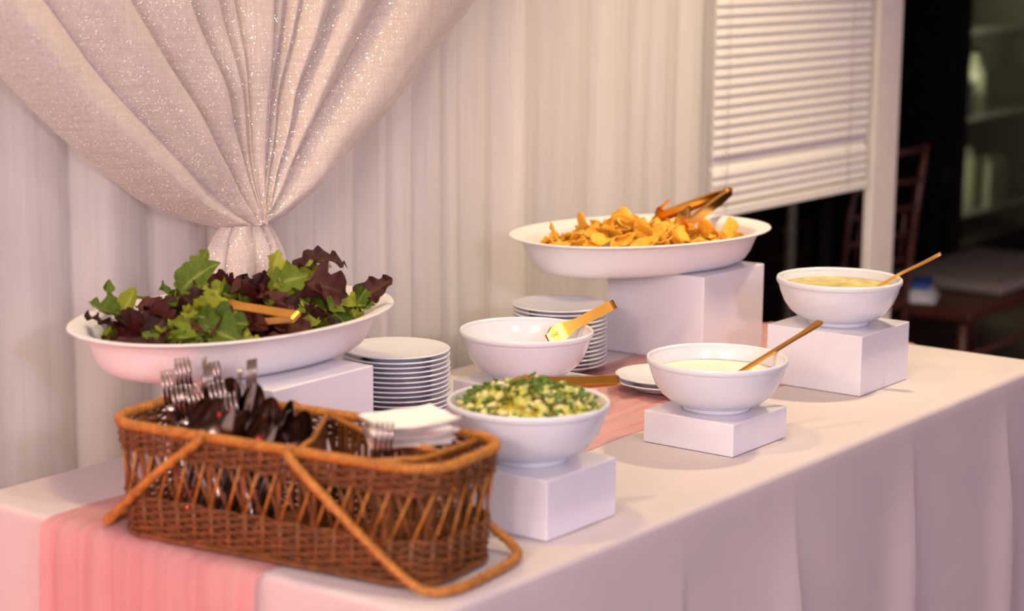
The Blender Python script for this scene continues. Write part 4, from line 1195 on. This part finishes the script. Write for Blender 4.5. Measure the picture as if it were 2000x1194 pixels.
FK, SP = fork_parts(), spoon_parts()
def cutlery(kind, foot_, top, spin, lab, group):
    e = empty('steel_fork' if kind == 'fork' else 'steel_spoon')
    p0 = bpt(*foot_)+Vector((BC.x, BC.y, TZ+0.004)); p1 = bpt(*top)+Vector((BC.x, BC.y, TZ+0.004))
    d = (p1-p0).normalized()
    h = Vector((math.cos(spin), math.sin(spin), 0.0))
    e.matrix_world = frame(p1 - d*0.195, d, h)
    a, b = FK if kind == 'fork' else SP
    place('handle', a, e); place('head', b, e)
    return tag(e, lab, kind, group)
rnd = random.Random(21)
for k in range(13):
    u = -0.205 + 0.10*(k % 7)/6 + rnd.uniform(-.006, .006); v = (-0.005 if k < 7 else 0.045) + rnd.uniform(-.012, .012)
    top = (u - 0.012 + (0.02 if k >= 7 else 0), v + rnd.uniform(-.01, .01), 0.196 + 0.018*math.sin(k*1.9))
    cutlery('fork', (u+0.05, v-0.01, 0.0), top, -1.9+rnd.uniform(-1.1, 1.1), 'steel fork standing tines-up in the left half of the basket', 'steel forks in the basket')
for k in range(14):
    u = -0.125 + 0.125*(k % 7)/6 + rnd.uniform(-.006, .006); v = (-0.045 if k < 7 else 0.005) + rnd.uniform(-.012, .012)
    top = (u + 0.012*(k % 3), v, 0.190 - 0.022*((k % 7)/6) + rnd.uniform(-.008, .006) + (0.012 if k >= 7 else 0))
    cutlery('spoon', (u-0.055, v, 0.0), top, -2.2+rnd.uniform(-1.6, 1.6), 'steel spoon standing bowl-up among the forks in the basket', 'steel spoons in the basket')
cutlery('fork', (0.150, -0.065, 0.0), (0.148, -0.040, 0.183), -2.3, 'single steel fork standing in front of the white napkins', 'lone fork by the napkins')

# ------------------------------------------------------------------ napkins resting on the dividers
def napkin_mesh(seed):
    rnd = random.Random(seed); n = 15; sz = 0.102
    cu1, cu2 = rnd.uniform(-1.2, 1.2), rnd.uniform(-1.2, 1.2)
    def zf(x, y): return cu1*x*x*0.8+cu2*y*y*0.8 + 0.003*noise.noise(Vector((x*30, y*30, seed)))
    b = MB()
    b.grid(n, n, lambda u, v: ((u-.5)*sz, (v-.5)*sz, zf((u-.5)*sz, (v-.5)*sz)+0.0028))
    b.grid(n, n, lambda u, v: ((u-.5)*sz, (v-.5)*sz, zf((u-.5)*sz, (v-.5)*sz)-0.0005))
    m_ = n*n
    per = [i*n for i in range(n)] + [(n-1)*n+j for j in range(1, n)] + [i*n+n-1 for i in range(n-2, -1, -1)] + [j for j in range(n-2, 0, -1)]
    for a, c in zip(per, per[1:]+per[:1]): b.f.append((a, c, c+m_, a+m_))
    return b.mesh('paper_napkin', M['napkin'])
for k in range(6):
    rnd = random.Random(60+k)
    q = bpt(0.126, 0.050, 0)
    o = place('paper_napkin', napkin_mesh(k), None, (BC.x+q.x+rnd.uniform(-.003, .003), BC.y+q.y+rnd.uniform(-.003, .003), TZ+0.004+BH-0.0060+k*0.0052))
    o.rotation_euler = (R(-3), R(2), R(47+rnd.uniform(-6, 6)+ (10 if k == 5 else 0)))
    tag(o, ('topmost' if k == 5 else 'bottom' if k == 0 else ORD[5-k] + ' from the top') + ' folded white paper napkin in the pile on the basket', 'napkin', 'napkins on the basket')
